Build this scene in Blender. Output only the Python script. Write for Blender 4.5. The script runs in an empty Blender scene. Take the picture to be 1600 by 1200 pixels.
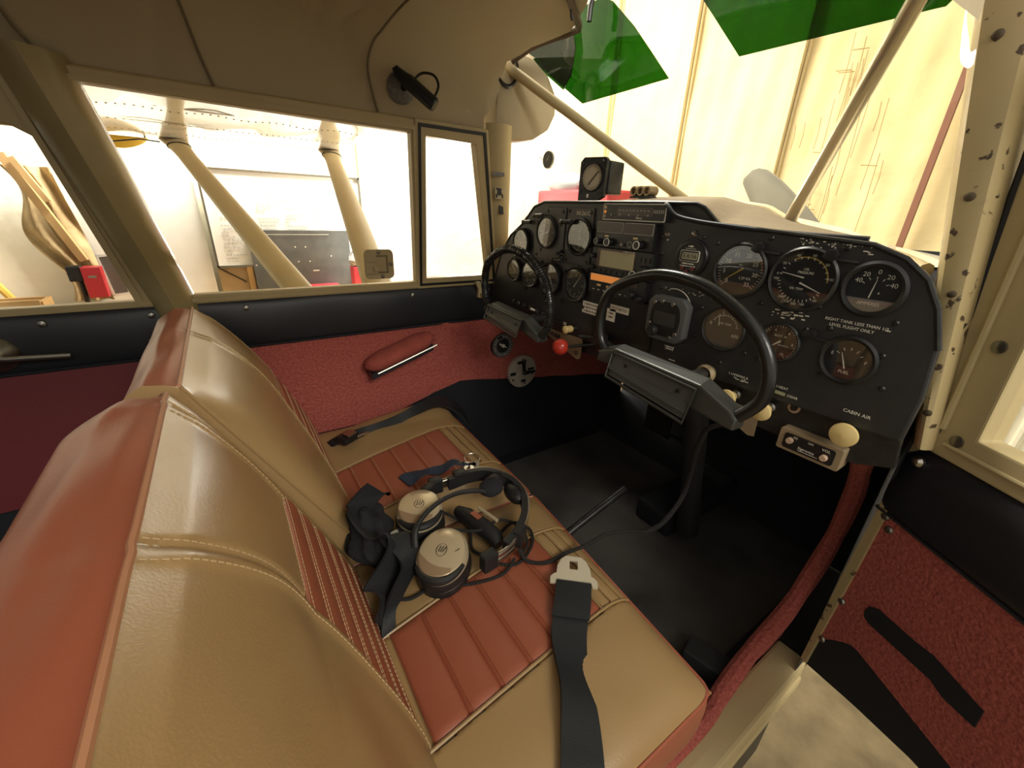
import bpy, bmesh, math, random
from mathutils import Vector, Matrix
from math import pi, sin, cos, radians
random.seed(7)
SC = bpy.context.scene
COL = SC.collection
# ---------------------------------------------------------------- camera
cam = bpy.data.cameras.new('camera'); camo = bpy.data.objects.new('camera', cam); COL.objects.link(camo)
cam.sensor_width = 36.0; cam.lens = 14.4; cam.clip_start = 0.01; cam.clip_end = 60
camo.matrix_world = Matrix(((0.829981, 0.188740, -0.524889, 0.0), (-0.556600, 0.341713, -0.757251, 0.0), (0.036438, 0.920657, 0.388669, 0.85), (0, 0, 0, 1)))
SC.camera = camo
# ---------------------------------------------------------------- world, lights, exposure
W = bpy.data.worlds.new('hangar_daylight'); SC.world = W; W.use_nodes = True
WN = W.node_tree.nodes; bgn = WN['Background']; bgn.inputs[0].default_value = (1.0, 0.94, 0.80, 1); bgn.inputs[1].default_value = .55
def area(name, loc, target, sx, sy, power, color=(1, .95, .84)):
    l = bpy.data.lights.new(name, 'AREA'); l.shape = 'RECTANGLE'; l.size = sx; l.size_y = sy; l.energy = power; l.color = color
    o = bpy.data.objects.new(name, l); COL.objects.link(o); o.location = loc
    o.rotation_euler = (Vector(target) - Vector(loc)).to_track_quat('-Z', 'Y').to_euler(); return o
area('hangar_fill', (0.3, -1.9, 2.1), (0.25, 0.5, 0.35), 1.2, 0.7, 38)  # fill light added outside the open door to lift the seats
area('hangar_fill', (2.4, 3.6, 3.8), (3.6, 3.4, 1.4), 1.6, 1.2, 75)  # unseen light added to brighten the front hangar wall
area('hangar_fill', (1.3, 3.0, 4.2), (-0.8, 4.3, 0.7), 2.0, 1.0, 620)  # unseen light added so the left hangar wall burns out
area('wing_fill', (2.0, 3.75, .75), (0.1, 2.6, 1.15), .5, .5, 45)  # made-up light, added to brighten the wing underside
vs = SC.view_settings; vs.view_transform = 'Standard'; vs.look = 'None'; vs.gamma = 1.0; vs.exposure = 0.45; vs.use_curve_mapping = False
SC.cycles.max_bounces = 8; SC.cycles.transparent_max_bounces = 12
SC.cycles.use_denoising = True
SC.cycles.sample_clamp_indirect = 6.0

# ---------------------------------------------------------------- materials
MC = {}
def mat(name, col, rough=.6, metal=0.0, bump=None, var=None, spec=None, coat=0.0):
    """bump=(scale,strength[,distance]); var=(scale,amount,colour2)"""
    if name in MC: return MC[name]
    m = bpy.data.materials.new(name); m.use_nodes = True; nt = m.node_tree; b = nt.nodes['Principled BSDF']
    b.inputs['Base Color'].default_value = (*col, 1); b.inputs['Roughness'].default_value = rough; b.inputs['Metallic'].default_value = metal
    if spec is not None: b.inputs['Specular IOR Level'].default_value = spec
    if coat: b.inputs['Coat Weight'].default_value = coat
    tc = nt.nodes.new('ShaderNodeTexCoord')
    v = var or (9.0, .12, tuple(c * .75 for c in col))
    n = nt.nodes.new('ShaderNodeTexNoise'); n.inputs['Scale'].default_value = v[0]; n.inputs['Detail'].default_value = 5
    nt.links.new(tc.outputs['Object'], n.inputs['Vector'])
    mx = nt.nodes.new('ShaderNodeMix'); mx.data_type = 'RGBA'
    ra = nt.nodes.new('ShaderNodeMapRange'); ra.inputs['From Min'].default_value = .35; ra.inputs['From Max'].default_value = .7
    ra.inputs['To Min'].default_value = 0; ra.inputs['To Max'].default_value = v[1] * 2.5 if not var else v[1]
    nt.links.new(n.outputs['Fac'], ra.inputs['Value']); nt.links.new(ra.outputs[0], mx.inputs['Factor'])
    mx.inputs[6].default_value = (*col, 1); mx.inputs[7].default_value = (*v[2], 1)
    nt.links.new(mx.outputs[2], b.inputs['Base Color'])
    if bump:
        n2 = nt.nodes.new('ShaderNodeTexNoise'); n2.inputs['Scale'].default_value = bump[0]; n2.inputs['Detail'].default_value = 4
        nt.links.new(tc.outputs['Object'], n2.inputs['Vector'])
        bp = nt.nodes.new('ShaderNodeBump'); bp.inputs['Strength'].default_value = bump[1]; bp.inputs['Distance'].default_value = bump[2] if len(bump) > 2 else .002
        nt.links.new(n2.outputs['Fac'], bp.inputs['Height']); nt.links.new(bp.outputs[0], b.inputs['Normal'])
    MC[name] = m; return m
def glassm(name, tint=(1, 1, 1), gloss=.08, rough=.02, fres=True):
    if name in MC: return MC[name]
    m = bpy.data.materials.new(name); m.use_nodes = True; nt = m.node_tree; nt.nodes.clear()
    o = nt.nodes.new('ShaderNodeOutputMaterial'); t = nt.nodes.new('ShaderNodeBsdfTransparent'); t.inputs[0].default_value = (*tint, 1)
    g = nt.nodes.new('ShaderNodeBsdfGlossy'); g.inputs['Roughness'].default_value = rough
    mx = nt.nodes.new('ShaderNodeMixShader')
    if fres:
        lw = nt.nodes.new('ShaderNodeLayerWeight'); pw = nt.nodes.new('ShaderNodeMath'); pw.operation = 'POWER'; pw.inputs[1].default_value = 5
        ml = nt.nodes.new('ShaderNodeMath'); ml.operation = 'MULTIPLY_ADD'; ml.inputs[1].default_value = .55; ml.inputs[2].default_value = gloss
        nt.links.new(lw.outputs['Facing'], pw.inputs[0]); nt.links.new(pw.outputs[0], ml.inputs[0]); nt.links.new(ml.outputs[0], mx.inputs[0])
    else: mx.inputs[0].default_value = gloss
    nt.links.new(t.outputs[0], mx.inputs[1]); nt.links.new(g.outputs[0], mx.inputs[2]); nt.links.new(mx.outputs[0], o.inputs[0])
    MC[name] = m; return m
def emit(name, col, s):
    if name in MC: return MC[name]
    m = bpy.data.materials.new(name); m.use_nodes = True; b = m.node_tree.nodes['Principled BSDF']
    b.inputs['Base Color'].default_value = (*[c * .5 for c in col], 1); b.inputs['Emission Color'].default_value = (*col, 1); b.inputs['Emission Strength'].default_value = s
    MC[name] = m; return m
tan = mat('tan_leather', (.33, .212, .094), .33, bump=(420, .3, .0006), var=(5, .35, (.27, .165, .07)))
redl = mat('rust_leather', (.30, .087, .045), .42, bump=(420, .3, .0006), var=(6, .4, (.26, .065, .034)))
thread = mat('pale_thread', (.55, .40, .22), .7)
carpet = mat('red_carpet', (.42, .105, .08), .95, bump=(170, 1.0, .004), var=(190, .7, (.22, .03, .026)))
blackv = mat('black_vinyl', (.014, .015, .019), .42, bump=(300, .2, .0006))
blackc = mat('black_cloth', (.006, .0065, .009), .85, bump=(300, .3, .001))
navy = mat('dark_lining', (.006, .0075, .012), .8)
cream = mat('cream_paint', (.50, .40, .215), .42, var=(14, .35, (.40, .31, .16)))
creamw = mat('worn_cream_paint', (.50, .40, .215), .42, var=(38, .0, (.12, .09, .05)))
fabric = mat('headliner_fabric', (.46, .385, .26), .8, bump=(6, .35, .02), var=(5, .5, (.40, .33, .22)))
panelm = mat('panel_black', (.020, .020, .0215), .42, bump=(500, .25, .0006), var=(30, .5, (.03, .03, .032)))
panelg = mat('panel_grey', (.085, .085, .085), .5, bump=(500, .25, .0006))
blk = mat('black_plastic', (.010, .010, .011), .38)
blkm = mat('black_metal', (.02, .02, .02), .35, .3, var=(60, .5, (.05, .05, .045)))
dialm = mat('dial_black', (.012, .012, .014), .6)
dialg = mat('dial_grey', (.075, .07, .06), .6)
white = mat('white_mark', (.80, .77, .66), .6)
ywm = mat('yellow_mark', (.50, .36, .06), .6)
steel = mat('steel', (.55, .52, .45), .28, 1.0)
dsteel = mat('dull_steel', (.28, .27, .24), .4, 1.0)
ivory = mat('ivory_knob', (.72, .55, .24), .35, coat=.3)
redp = mat('red_plastic', (.62, .05, .03), .3, coat=.4)
labelm = mat('paper_label', (.75, .70, .60), .7)
champ = mat('champagne_plastic', (.56, .46, .30), .33, .35)
browntan = mat('tan_plate', (.30, .22, .13), .6)
lcd = mat('lcd_grey', (.33, .31, .19), .3)
lcdoff = mat('smoked_display', (.055, .04, .034), .3)
amber = emit('amber_display', (.9, .30, .06), .35)
matf = mat('grey_floor_mat', (.065, .06, .052), .9, bump=(120, .6, .002), var=(7, .8, (.03, .028, .026)))
conc = mat('hangar_concrete', (.24, .19, .11), .85, bump=(25, .3, .01), var=(9, .9, (.13, .10, .055)))
gm = glassm('gauge_glass', (.96, .96, .96), .17)
clear = glassm('plexiglass', (.985, .99, .985), .012)
green = glassm('green_plexiglass', (.075, .235, .05), .05, .05, False)

# ---------------------------------------------------------------- mesh helpers
WM = {}
def wm(o): return WM.get(o.name, Matrix.Identity(4))
class MB:
    def __init__(s): s.v = []; s.f = []; s.mi = []; s.cur = 0
    def add(s, v, f, M=None):
        n = len(s.v)
        if M is not None: v = [tuple(M @ Vector(p)) for p in v]
        s.v += [tuple(c.real for c in p) for p in v]; s.f += [tuple(i + n for i in q) for q in f]; s.mi += [s.cur] * len(f); return s
    def box(s, c, d, R=None):
        x, y, z = [k / 2 for k in d]
        v = [(-x, -y, -z), (x, -y, -z), (x, y, -z), (-x, y, -z), (-x, -y, z), (x, -y, z), (x, y, z), (-x, y, z)]
        M = Matrix.Translation(c) @ (R.to_4x4() if R else Matrix.Identity(4))
        return s.add(v, [(0, 3, 2, 1), (4, 5, 6, 7), (0, 1, 5, 4), (1, 2, 6, 5), (2, 3, 7, 6), (3, 0, 4, 7)], M)
    def lathe(s, prof, M=None, n=28, a0=0, a1=2 * pi):
        full = abs(a1 - a0 - 2 * pi) < 1e-6; k = n if full else n + 1
        v = []; f = []
        for (r, w) in prof:
            for i in range(k):
                a = a0 + (a1 - a0) * i / n; v.append((r * cos(a), r * sin(a), w))
        for j in range(len(prof) - 1):
            for i in range(n):
                i2 = (i + 1) % k; f.append((j * k + i, j * k + i2, (j + 1) * k + i2, (j + 1) * k + i))
        return s.add(v, f, M)
    def cyl(s, r, w0, w1, M=None, n=24): return s.lathe([(1e-5, w0), (r, w0), (r, w1), (1e-5, w1)], M, n)
    def tube(s, pts, r, n=8, closed=False, flat=None):
        pts = [Vector(p) for p in pts]; m = len(pts); rs = r if isinstance(r, (list, tuple)) else [r] * m
        up = None; v = []; f = []
        for i in range(m):
            a = pts[(i - 1) % m] if (closed or i > 0) else pts[i]; b = pts[(i + 1) % m] if (closed or i < m - 1) else pts[i]
            t = (b - a).normalized()
            if up is None: up = t.orthogonal().normalized() if flat is None else (Vector(flat) - t * t.dot(Vector(flat))).normalized()
            up = (up - t * t.dot(up)).normalized(); side = t.cross(up)
            for k in range(n):
                an = 2 * pi * k / n; v.append(pts[i] + (up * cos(an) + side * sin(an)) * rs[i])
        for i in range(m if closed else m - 1):
            for k in range(n):
                i2 = (i + 1) % m; k2 = (k + 1) % n; f.append((i * n + k, i * n + k2, i2 * n + k2, i2 * n + k))
        if not closed: f.append(tuple(range(n))[::-1]); f.append(tuple((m - 1) * n + k for k in range(n)))
        return s.add(v, f)
    def prism(s, poly, w0, w1, M=None):
        n = len(poly); v = [(p[0], p[1], w0) for p in poly] + [(p[0], p[1], w1) for p in poly]
        f = [tuple(range(n))[::-1], tuple(range(n, 2 * n))] + [(i, (i + 1) % n, n + (i + 1) % n, n + i) for i in range(n)]
        return s.add(v, f, M)
    def grid(s, fn, us, vs_, M=None):
        v = [fn(u, w) for u in us for w in vs_]; k = len(vs_)
        f = [(i * k + j, (i + 1) * k + j, (i + 1) * k + j + 1, i * k + j + 1) for i in range(len(us) - 1) for j in range(k - 1)]
        return s.add(v, f, M)
    def ribbon(s, pts, sides, w, th=.0016):
        """strap: centre points, side directions, width"""
        v = []; f = []; m = len(pts); ws = w if isinstance(w, (list, tuple)) else [w] * m
        for i in range(m):
            p = Vector(pts[i]); sd = Vector(sides[i]).normalized(); t = (Vector(pts[min(i + 1, m - 1)]) - Vector(pts[max(i - 1, 0)])).normalized()
            nn = sd.cross(t).normalized() * th
            for q in (-.5, .5):
                for h in (-1, 1): v.append(p + sd * ws[i] * q + nn * h)
        for i in range(m - 1):
            a = i * 4; b = a + 4
            f += [(a, a + 2, b + 2, b), (a + 1, b + 1, b + 3, a + 3), (a, b, b + 1, a + 1), (a + 2, a + 3, b + 3, b + 2)]
        f += [(0, 1, 3, 2), (4 * m - 4, 4 * m - 2, 4 * m - 1, 4 * m - 3)]
        return s.add(v, f)
    def build(s, name, m, parent=None, smooth=True, local=False, bevel=0, label=None):
        me = bpy.data.meshes.new(name); v = s.v
        P = wm(parent) if parent is not None else Matrix.Identity(4)
        if parent is not None and not local:
            I = P.inverted(); v = [tuple(I @ Vector(p)) for p in v]
        me.from_pydata(v, [], s.f)
        ms = m if isinstance(m, (list, tuple)) else [m]
        for k in ms: me.materials.append(k)
        for p, i in zip(me.polygons, s.mi): p.material_index = i
        bm = bmesh.new(); bm.from_mesh(me)
        bmesh.ops.remove_doubles(bm, verts=bm.verts, dist=1e-5)
        bmesh.ops.recalc_face_normals(bm, faces=bm.faces)
        if bevel:
            ed = [e for e in bm.edges if len(e.link_faces) == 2 and e.calc_face_angle(0) > .5]
            bmesh.ops.bevel(bm, geom=ed, offset=bevel, segments=2, affect='EDGES', clamp_overlap=True, profile=.6)
        if smooth:
            for f in bm.faces: f.smooth = True
            for e in bm.edges:
                if len(e.link_faces) == 2 and e.calc_face_angle(0) > .62: e.smooth = False
        bm.to_mesh(me); bm.free()
        o = bpy.data.objects.new(name, me); COL.objects.link(o)
        if parent is not None: o.parent = parent
        WM[o.name] = P
        if label: o['label'] = label
        return o
def tag(o, label, cat, group=None, kind=None):
    if label: o['label'] = label
    if cat: o['category'] = cat
    if group: o['group'] = group
    if kind: o['kind'] = kind
    return o
def thing(name, label, cat, M, group=None, kind=None):
    if not isinstance(M, Matrix): M = Matrix.Translation(M)
    o = bpy.data.objects.new(name, None); COL.objects.link(o); o.empty_display_size = .02; o.matrix_world = M; WM[o.name] = M
    return tag(o, label, cat, group, kind)
def struct(mb, name, m, smooth=True, bevel=0):
    o = mb.build(name, m, None, smooth, bevel=bevel); o['kind'] = 'structure'; return o
def PF(y, z, x=.66):      # frame on the instrument panel: u right, v up, w towards the seats
    return Matrix(((0, 0, -1, x), (-1, 0, 0, y), (0, 1, 0, z), (0, 0, 0, 1)))
def frame(o, xdir, ydir):
    x = Vector(xdir).normalized(); y = Vector(ydir); z = x.cross(y).normalized(); y = z.cross(x)
    return Matrix(((x.x, y.x, z.x, o[0]), (x.y, y.y, z.y, o[1]), (x.z, y.z, z.z, o[2]), (0, 0, 0, 1)))
def text_verts(txt, size):
    cu = bpy.data.curves.new('t', 'FONT'); cu.body = txt; cu.size = size; cu.align_x = 'CENTER'; cu.align_y = 'CENTER'; cu.resolution_u = 2; cu.extrude = .00012
    o = bpy.data.objects.new('t', cu); COL.objects.link(o)
    me = bpy.data.meshes.new_from_object(o.evaluated_get(bpy.context.evaluated_depsgraph_get()))
    v = [tuple(p.co) for p in me.vertices]; f = [tuple(p.vertices) for p in me.polygons]
    bpy.data.objects.remove(o); bpy.data.curves.remove(cu); bpy.data.meshes.remove(me); return v, f
def letters(mb, txt, size, u, v, w, rot=0, M=None):
    vv, ff = text_verts(txt, size); T = Matrix.Translation((u, v, w)) @ Matrix.Rotation(rot, 4, 'Z')
    if M is not None: T = M @ T
    return mb.add(vv, ff, T)
def scribble(mb, u, v, w, h, n=7, M=None, z=0.0005):
    x = u - w / 2; k = max(3, n)
    for i in range(k):
        ww = w / k * (.55 + .3 * ((i * 7919) % 5) / 4); hh = h * (.7 + .3 * ((i * 31) % 4) / 3); q = MB(); q.box((x + ww / 2, v, z), (ww, hh, .0004))
        mb.add(q.v, q.f, M); x += w / k
    return mb
def lerp(a, b, t): return a + (b - a) * t
def catmull(pts, n=8, closed=False):
    P = [Vector(p) for p in pts]; m = len(P); out = []
    for i in range(m if closed else m - 1):
        if closed: a, b, c, d = P[(i - 1) % m], P[i], P[(i + 1) % m], P[(i + 2) % m]
        else: a, b, c, d = P[max(i - 1, 0)], P[i], P[i + 1], P[min(i + 2, m - 1)]
        for k in range(n):
            t = k / n; out.append(.5 * ((2 * b) + (c - a) * t + (2 * a - 5 * b + 4 * c - d) * t * t + (3 * b - a - 3 * c + d) * t ** 3))
    if not closed: out.append(P[-1])
    return out
def lin(a, b, n): return [a + (b - a) * i / (n - 1) for i in range(n - 1)] + [b]
def rrect(w, h, r, n=4):
    o = []
    for cx, cy, a in ((w / 2 - r, h / 2 - r, 0), (-w / 2 + r, h / 2 - r, pi / 2), (-w / 2 + r, -h / 2 + r, pi), (w / 2 - r, -h / 2 + r, 1.5 * pi)):
        for i in range(n + 1): o.append((cx + r * cos(a + pi / 2 * i / n), cy + r * sin(a + pi / 2 * i / n)))
    return o

# ================================================================ CABIN SHELL
def yw(z, off=0.0): return 1.10 - .175 * max(0, z - .65) - off
def ring(mb, outer, inner, d0, d1, Y=yw):
    n = len(outer); v = []
    for d in (d0, d1):
        for P in (outer, inner):
            for (x, z) in P: v.append((x, Y(z) - d, z))
    f = []
    for i in range(n):
        j = (i + 1) % n
        f += [(i, j, n + j, n + i), (2 * n + i, 3 * n + i, 3 * n + j, 2 * n + j), (i, 2 * n + i, 2 * n + j, j), (n + i, n + j, 3 * n + j, 3 * n + i)]
    return mb.add(v, f)
def plate(mb, poly, d0, d1, Y=yw):
    n = len(poly); v = [(x, Y(z) - d0, z) for x, z in poly] + [(x, Y(z) - d1, z) for x, z in poly]
    return mb.add(v, [tuple(range(n))[::-1], tuple(range(n, 2 * n))] + [(i, (i + 1) % n, n + (i + 1) % n, n + i) for i in range(n)])
# left wall
m = MB(); m.box((-.05, 1.125, .32), (2.8, .05, .66)); wall_left = struct(m, 'wall_left', navy, False)
def redz(x): return .275 if x < .3 else lerp(.275, .345, min(1, (x - .3) / .25)) if x < .55 else lerp(.345, .23, (x - .55) / .75)
m = MB()
def cp(u, w):
    z = lerp(redz(u), .54, w); fold = 0
    if u > .45: fold = .006 * math.exp(-((z - (.565 - .1 * sin((u - .45) * 5))) / .012) ** 2) + .003 * sin(u * 38) * (1 - w)
    seam = -.003 * math.exp(-((u - .1) / .006) ** 2) - .003 * math.exp(-((u - .23) / .006) ** 2) - .003 * math.exp(-((u + .05) / .006) ** 2)
    return (u, 1.100 - .010 - fold - seam, z)
m.grid(cp, lin(-.10, 1.32, 150), lin(0, 1, 22)); m.build('carpet_panel', carpet, wall_left)
m = MB(); m.grid(lambda u, w: (u, 1.089, lerp(.262, .54, w)), lin(-1.4, -.10, 20), lin(0, 1, 6)); m.build('rear_panel', mat('maroon_vinyl', (.13, .018, .022), .6, bump=(200, .3, .001)), wall_left)
m = MB(); m.grid(lambda u, a: (u, 1.098 - .016 * sin(a) ** .7 - .002 * sin(u * 23) * sin(a), .592 + .056 * -cos(a) ), lin(-1.4, 1.0, 60), lin(0.0001, pi - .0001, 14)); m.build('padded_band', blackv, wall_left)
m = MB(); m.tube([(x, 1.088, .538) for x in lin(-1.4, 1.0, 20)], .003, 6); m.build('band_welt', blackv, wall_left)
for x in (-.3, -.145, .41, .02):
    m = MB(); m.lathe([(1e-4, .005), (.006, .003), (.007, 0), (.007, -.004)], frame((x, 1.085, .628), (1, 0, 0), (0, 0, 1)), 12); m.build('screw', dsteel, wall_left)
# side windows
out = [(-.155, .644), (.437, .644), (.417, 1.032), (-.235, 1.032)]; inn = [(-.075, .664), (.422, .664), (.404, 1.006), (-.165, 1.012)]
m = MB(); ring(m, out, inn, -.012, .012); w2 = struct(m, 'window_2', cream, False, .002)
m = MB(); plate(m, inn, -.002, -.004); m.build('pane', clear, w2, False)
m = MB(); ring(m, [(-.16, .648), (.43, .648), (.413, 1.02), (-.23, 1.02)], [(-.15, .657), (.428, .657), (.408, 1.011), (-.22, 1.012)], .012, .017); m.build('bead', cream, w2, False)
out = [(.424, .644), (.682, .644), (.604, 1.034), (.412, 1.034)]; inn = [(.451, .672), (.648, .672), (.571, 1.0), (.440, 1.003)]
m = MB(); ring(m, out, inn, -.012, .016); w3 = struct(m, 'window_3', cream, False, .003)
m = MB(); plate(m, inn, -.002, -.004); m.build('pane', clear, w3, False)
m = MB(); ring(m, [(.431, .652), (.672, .652), (.596, 1.026), (.42, 1.026)], [(.437, .658), (.664, .658), (.59, 1.019), (.426, 1.019)], .016, .019); m.build('rubber_seal', blackv, w3, False)
out = [(-1.4, .644), (-.09, .644), (-.20, 1.032), (-1.4, 1.032)]; inn = [(-1.1, .658), (-.130, .658), (-.205, .925), (-.235, .944), (-1.1, .944)]
out = [(-1.4, .644), (-.09, .644), (-.17, .94), (-.20, 1.032), (-1.4, 1.032)]
m = MB(); ring(m, out, inn, -.012, .010); w1 = struct(m, 'window_1', cream, False, .002)
m = MB(); plate(m, inn, -.002, -.004); m.build('pane', clear, w1, False)
# slanted post between rear window and door
def post_pt(u, k):
    # k: profile across the post (x offset, depth)
    prof = [(-.034, .002), (-.028, .024), (-.008, .040), (.006, .044), (.030, .028), (.046, .008), (.048, -.01)]
    z = lerp(1.045, .60, u); xc = lerp(-.196, -.098, u) ; dx, d = prof[int(k)]
    if 0.62 < u < .8 and 2 <= k <= 4: d -= .004 * sin((u - .62) / .18 * pi)
    return (xc + dx * lerp(1.1, .92, u), yw(z) - d, z)
m = MB(); m.grid(post_pt, lin(0, 1, 24), [0, 1, 2, 3, 4, 5, 6]); o = struct(m, 'trim_1', mat('olive_cream_paint', (.36, .29, .145), .3, var=(14, .4, (.27, .21, .10)), coat=.15)); tag(o, 'slanted cream metal post behind the far window, top to sill', 'post')
# front cabin post (rounded) with stickers
def fp(u, a):
    z = lerp(1.05, .56, u); x0 = lerp(.602, .675, u); x1 = lerp(.682, .735, u); t = a / pi
    return (lerp(x0, x1, t), yw(z) - .002 - .022 * sin(a) ** .8 + .03 * (t > .97), z)
m = MB(); m.grid(fp, lin(0, 1, 16), lin(0, pi, 14)); fpo = struct(m, 'trim_2', cream); tag(fpo, 'cream rounded door post left of the instrument panel with small stickers', 'post')
def sticker(name, x, z, w, h, mm, lab):
    M = frame((x, yw(z) - .0262, z), (1, 0, .0), (-.17, .175, 1)); r = thing(name, lab, 'sticker', M)
    q = MB(); q.box((0, 0, 0), (w, h, .0012)); q.build('backing', mm, r, False, True); return r
grey_l = mat('grey_decal', (.10, .10, .10), .5, var=(160, .9, (.2, .19, .17)))
s = sticker('decal', .640, .938, .036, .009, grey_l, 'thin dark strip decal, topmost on the cream front post')
s = sticker('decal', .648, .893, .026, .030, mat('cream_decal', (.45, .37, .22), .5), 'square decal with a dark winged emblem on the cream front post')
q = MB(); q.lathe([(1e-4, 0), (.0075, 0), (.0075, .0006), (1e-4, .0006)], Matrix.Translation((0, .001, .001)), 16); q.add([(-.012, .013, .001), (.012, .013, .001), (.004, .003, .001), (-.004, .003, .001)], [(0, 1, 2, 3)]); q.box((-.009, -.007, .001), (.005, .01, .0006)); q.box((.009, -.007, .001), (.005, .01, .0006)); q.build('emblem', blkm, s, False, True)
s = sticker('decal', .660, .852, .014, .023, blk, 'small black upright decal, lowest on the cream front post')
# floor, firewall, right side lining, sill
m = MB(); m.box((.3, .635, -.022), (2.1, .93, .04)); m.box((1.135, .140, -.022), (.53, .06, .04)); fl = struct(m, 'floor', navy, False)
m = MB(); m.grid(lambda u, w: (u, w, .003 + .002 * sin(u * 9) * sin(w * 7)), lin(.42, 1.2, 12), lin(.21, 1.04, 12)); m.build('floor_mat', matf, fl)
m = MB(); m.add([(.3, .09, -.3), (1.42, .09, -.3), (1.42, 1.10, -.3), (.3, 1.10, -.3), (1.2, .16, 0), (1.2, 1.1, 0), (1.36, .16, .14), (1.36, 1.1, .14), (1.36, .16, .80), (1.36, 1.1, .80)], [(4, 6, 7, 5), (6, 8, 9, 7)])
FB = [(.74, 1.095, .60), (.80, 1.09, .74), (.86, 1.06, .785), (.93, .94, .835), (.985, .80, .855), (1.0, .68, .875), (.99, .56, .875), (.97, .48, .865), (.94, .40, .832), (.87, .28, .815), (.80, .17, .795), (.755, .098, .74), (.755, .098, .5)]
m.grid(lambda t, i: (lerp(FB[int(i)][0], 1.40, t), FB[int(i)][1], lerp(FB[int(i)][2], FB[int(i)][2] * .96, t)), lin(0, 1, 4), range(13))
fw = struct(m, 'wall_firewall', navy, False)
for (x0, y0, z0, x1, y1, z1) in ((1.35, .62, .10, 1.35, .28, .10), (1.30, .80, .09, 1.30, .42, .09), (1.35, .95, .24, 1.35, .35, .24), (1.35, .45, .36, 1.35, .2, .36)):
    m = MB(); m.tube([(x0 - .006, y0, z0), (x1 - .006, y1, z1)], .0035, 6); m.build('seam_strip', blkm, fw)
m = MB(); m.box((1.08, .55, .035), (.36, .12, .07)); struct(m, 'trim_3', navy, False, .012)
m = MB(); m.add([(.815, .112, -.02), (1.4, .112, -.02), (1.4, .112, .80), (.75, .104, .70), (.75, .106, .55), (.815, .112, .50)], [(0, 1, 2, 3, 4, 5)]); struct(m, 'wall_right', navy, False)
m = MB(); m.box((.1, .136, -.035), (1.52, .058, .07)); m.box((.1, .108, -.052), (1.50, .012, .03)); sill = struct(m, 'trim_4', creamw, False, .008)
sill2 = MB(); sill2.box((.05, .112, -.13), (1.4, .012, .14)); sill2.build('skirt', blackv, sill, False)
# red rolled edge down the right side of the foot well
pts = catmull([(.72, .125, .585), (.83, .15, .49), (.90, .155, .39), (.925, .16, .27), (.87, .16, .19), (.79, .16, .13), (.69, .165, .085), (.62, .165, .04), (.55, .16, .02), (.35, .16, .02), (-.1, .155, .02)], 6)
m = MB(); m.tube(pts, [.015 + .002 * abs(sin(i * .35)) for i in range(len(pts))], 10); rp_ = [p for p in pts if p.x < .86 or p.z < .2][4:]
rp_ = [p for i, p in enumerate(pts) if i > 24]
m.grid(lambda i, w: (rp_[int(i)].x + .02 * w, rp_[int(i)].y - .006 + .012 * w, lerp(rp_[int(i)].z, -.005, w)), range(len(rp_)), lin(0, 1, 6))
o = m.build('carpet_roll', carpet, None); tag(o, 'red carpet roll curving down the right edge of the dark foot well', 'carpet trim')
m = MB(); m.box((-.86, .085, .33), (1.0, .04, .66)); m.box((-1.42, .6, .6), (.04, 1.06, 1.3)); m.box((-1.08, .6, -.02), (.66, 1.04, .04)); struct(m, 'wall_rear', navy, False)
# headliner
sec = [(1.036, 1.028), (1.034, 1.06), (1.030, 1.10), (1.022, 1.14), (1.002, 1.175), (.965, 1.202), (.90, 1.22), (.80, 1.23), (.70, 1.235), (.6, 1.237)]
full = sec + [(1.2 - y, z) for y, z in sec[:-1][::-1]]
def xf(y): return .60 if y > 1.03 else .64 if y > 1.0 else .69 if y > .93 else .735 if y > .86 else .70 if y > .78 else .63
def hl(u, k):
    y, z = full[int(k)]; x = lerp(-1.3, xf(y if y > .6 else .6), u)
    sag = .006 * sin(x * 9 + y * 3) + .004 * sin(x * 17 + k * .5) + .004 * sin((x * .6 + z * 3) * 8)
    s = -.007 * math.exp(-((x - .30 + (z - 1.1) * .35) / .008) ** 2) - .006 * math.exp(-((x + .02 - (z - 1.1) * .2) / .008) ** 2)
    if int(k) < 7: return (x, y + (sag + s) * (-1 if k > 0 else 0), z - .3 * sag * (k > 3))
    return (x, y, z + sag * .6 + s)
m = MB(); m.grid(hl, lin(0, 1, 170), list(range(len(full)))); ceil = struct(m, 'ceiling', fabric)
m = MB(); m.tube(catmull([(.655, 1.0, 1.178), (.69, .955, 1.205), (.735, .89, 1.222), (.735, .86, 1.226), (.66, .80, 1.231), (.632, .76, 1.235), (.632, .6, 1.238), (.632, .2, 1.17)], 6), .008, 8); m.build('front_welt', mat('brown_edge', (.12, .08, .05), .6), ceil)
m = MB(); m.tube([(x, 1.031, 1.030) for x in lin(-1.3, .6, 30)], .006, 8); m.build('lower_welt', cream, ceil)
seamm = mat('dark_seam_thread', (.20, .16, .10), .8)  # dark thread colour for the headliner seam tubes
for S_ in ([(.335, 1.030, 1.035), (.322, 1.026, 1.08), (.318, 1.021, 1.116), (.328, 1.010, 1.15), (.345, .992, 1.172), (.365, .955, 1.196), (.385, .90, 1.213), (.40, .80, 1.224)], [(.042, 1.030, 1.035), (.030, 1.024, 1.08), (.020, 1.014, 1.13), (.010, .995, 1.17), (.0, .955, 1.195), (-.01, .9, 1.213)], [(-.165, 1.030, 1.035), (-.19, 1.024, 1.07), (-.215, 1.010, 1.14), (-.24, .985, 1.18), (-.26, .92, 1.21)]):
    m = MB(); m.tube(catmull(S_, 6), .0022, 6); m.build('fabric_seam', seamm, ceil)
ear = [(.63, 1.022), (.70, 1.022), (.755, 1.030), (.80, 1.055), (.822, 1.095), (.818, 1.14), (.79, 1.178), (.74, 1.205), (.66, 1.215), (.635, 1.18)]
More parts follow.
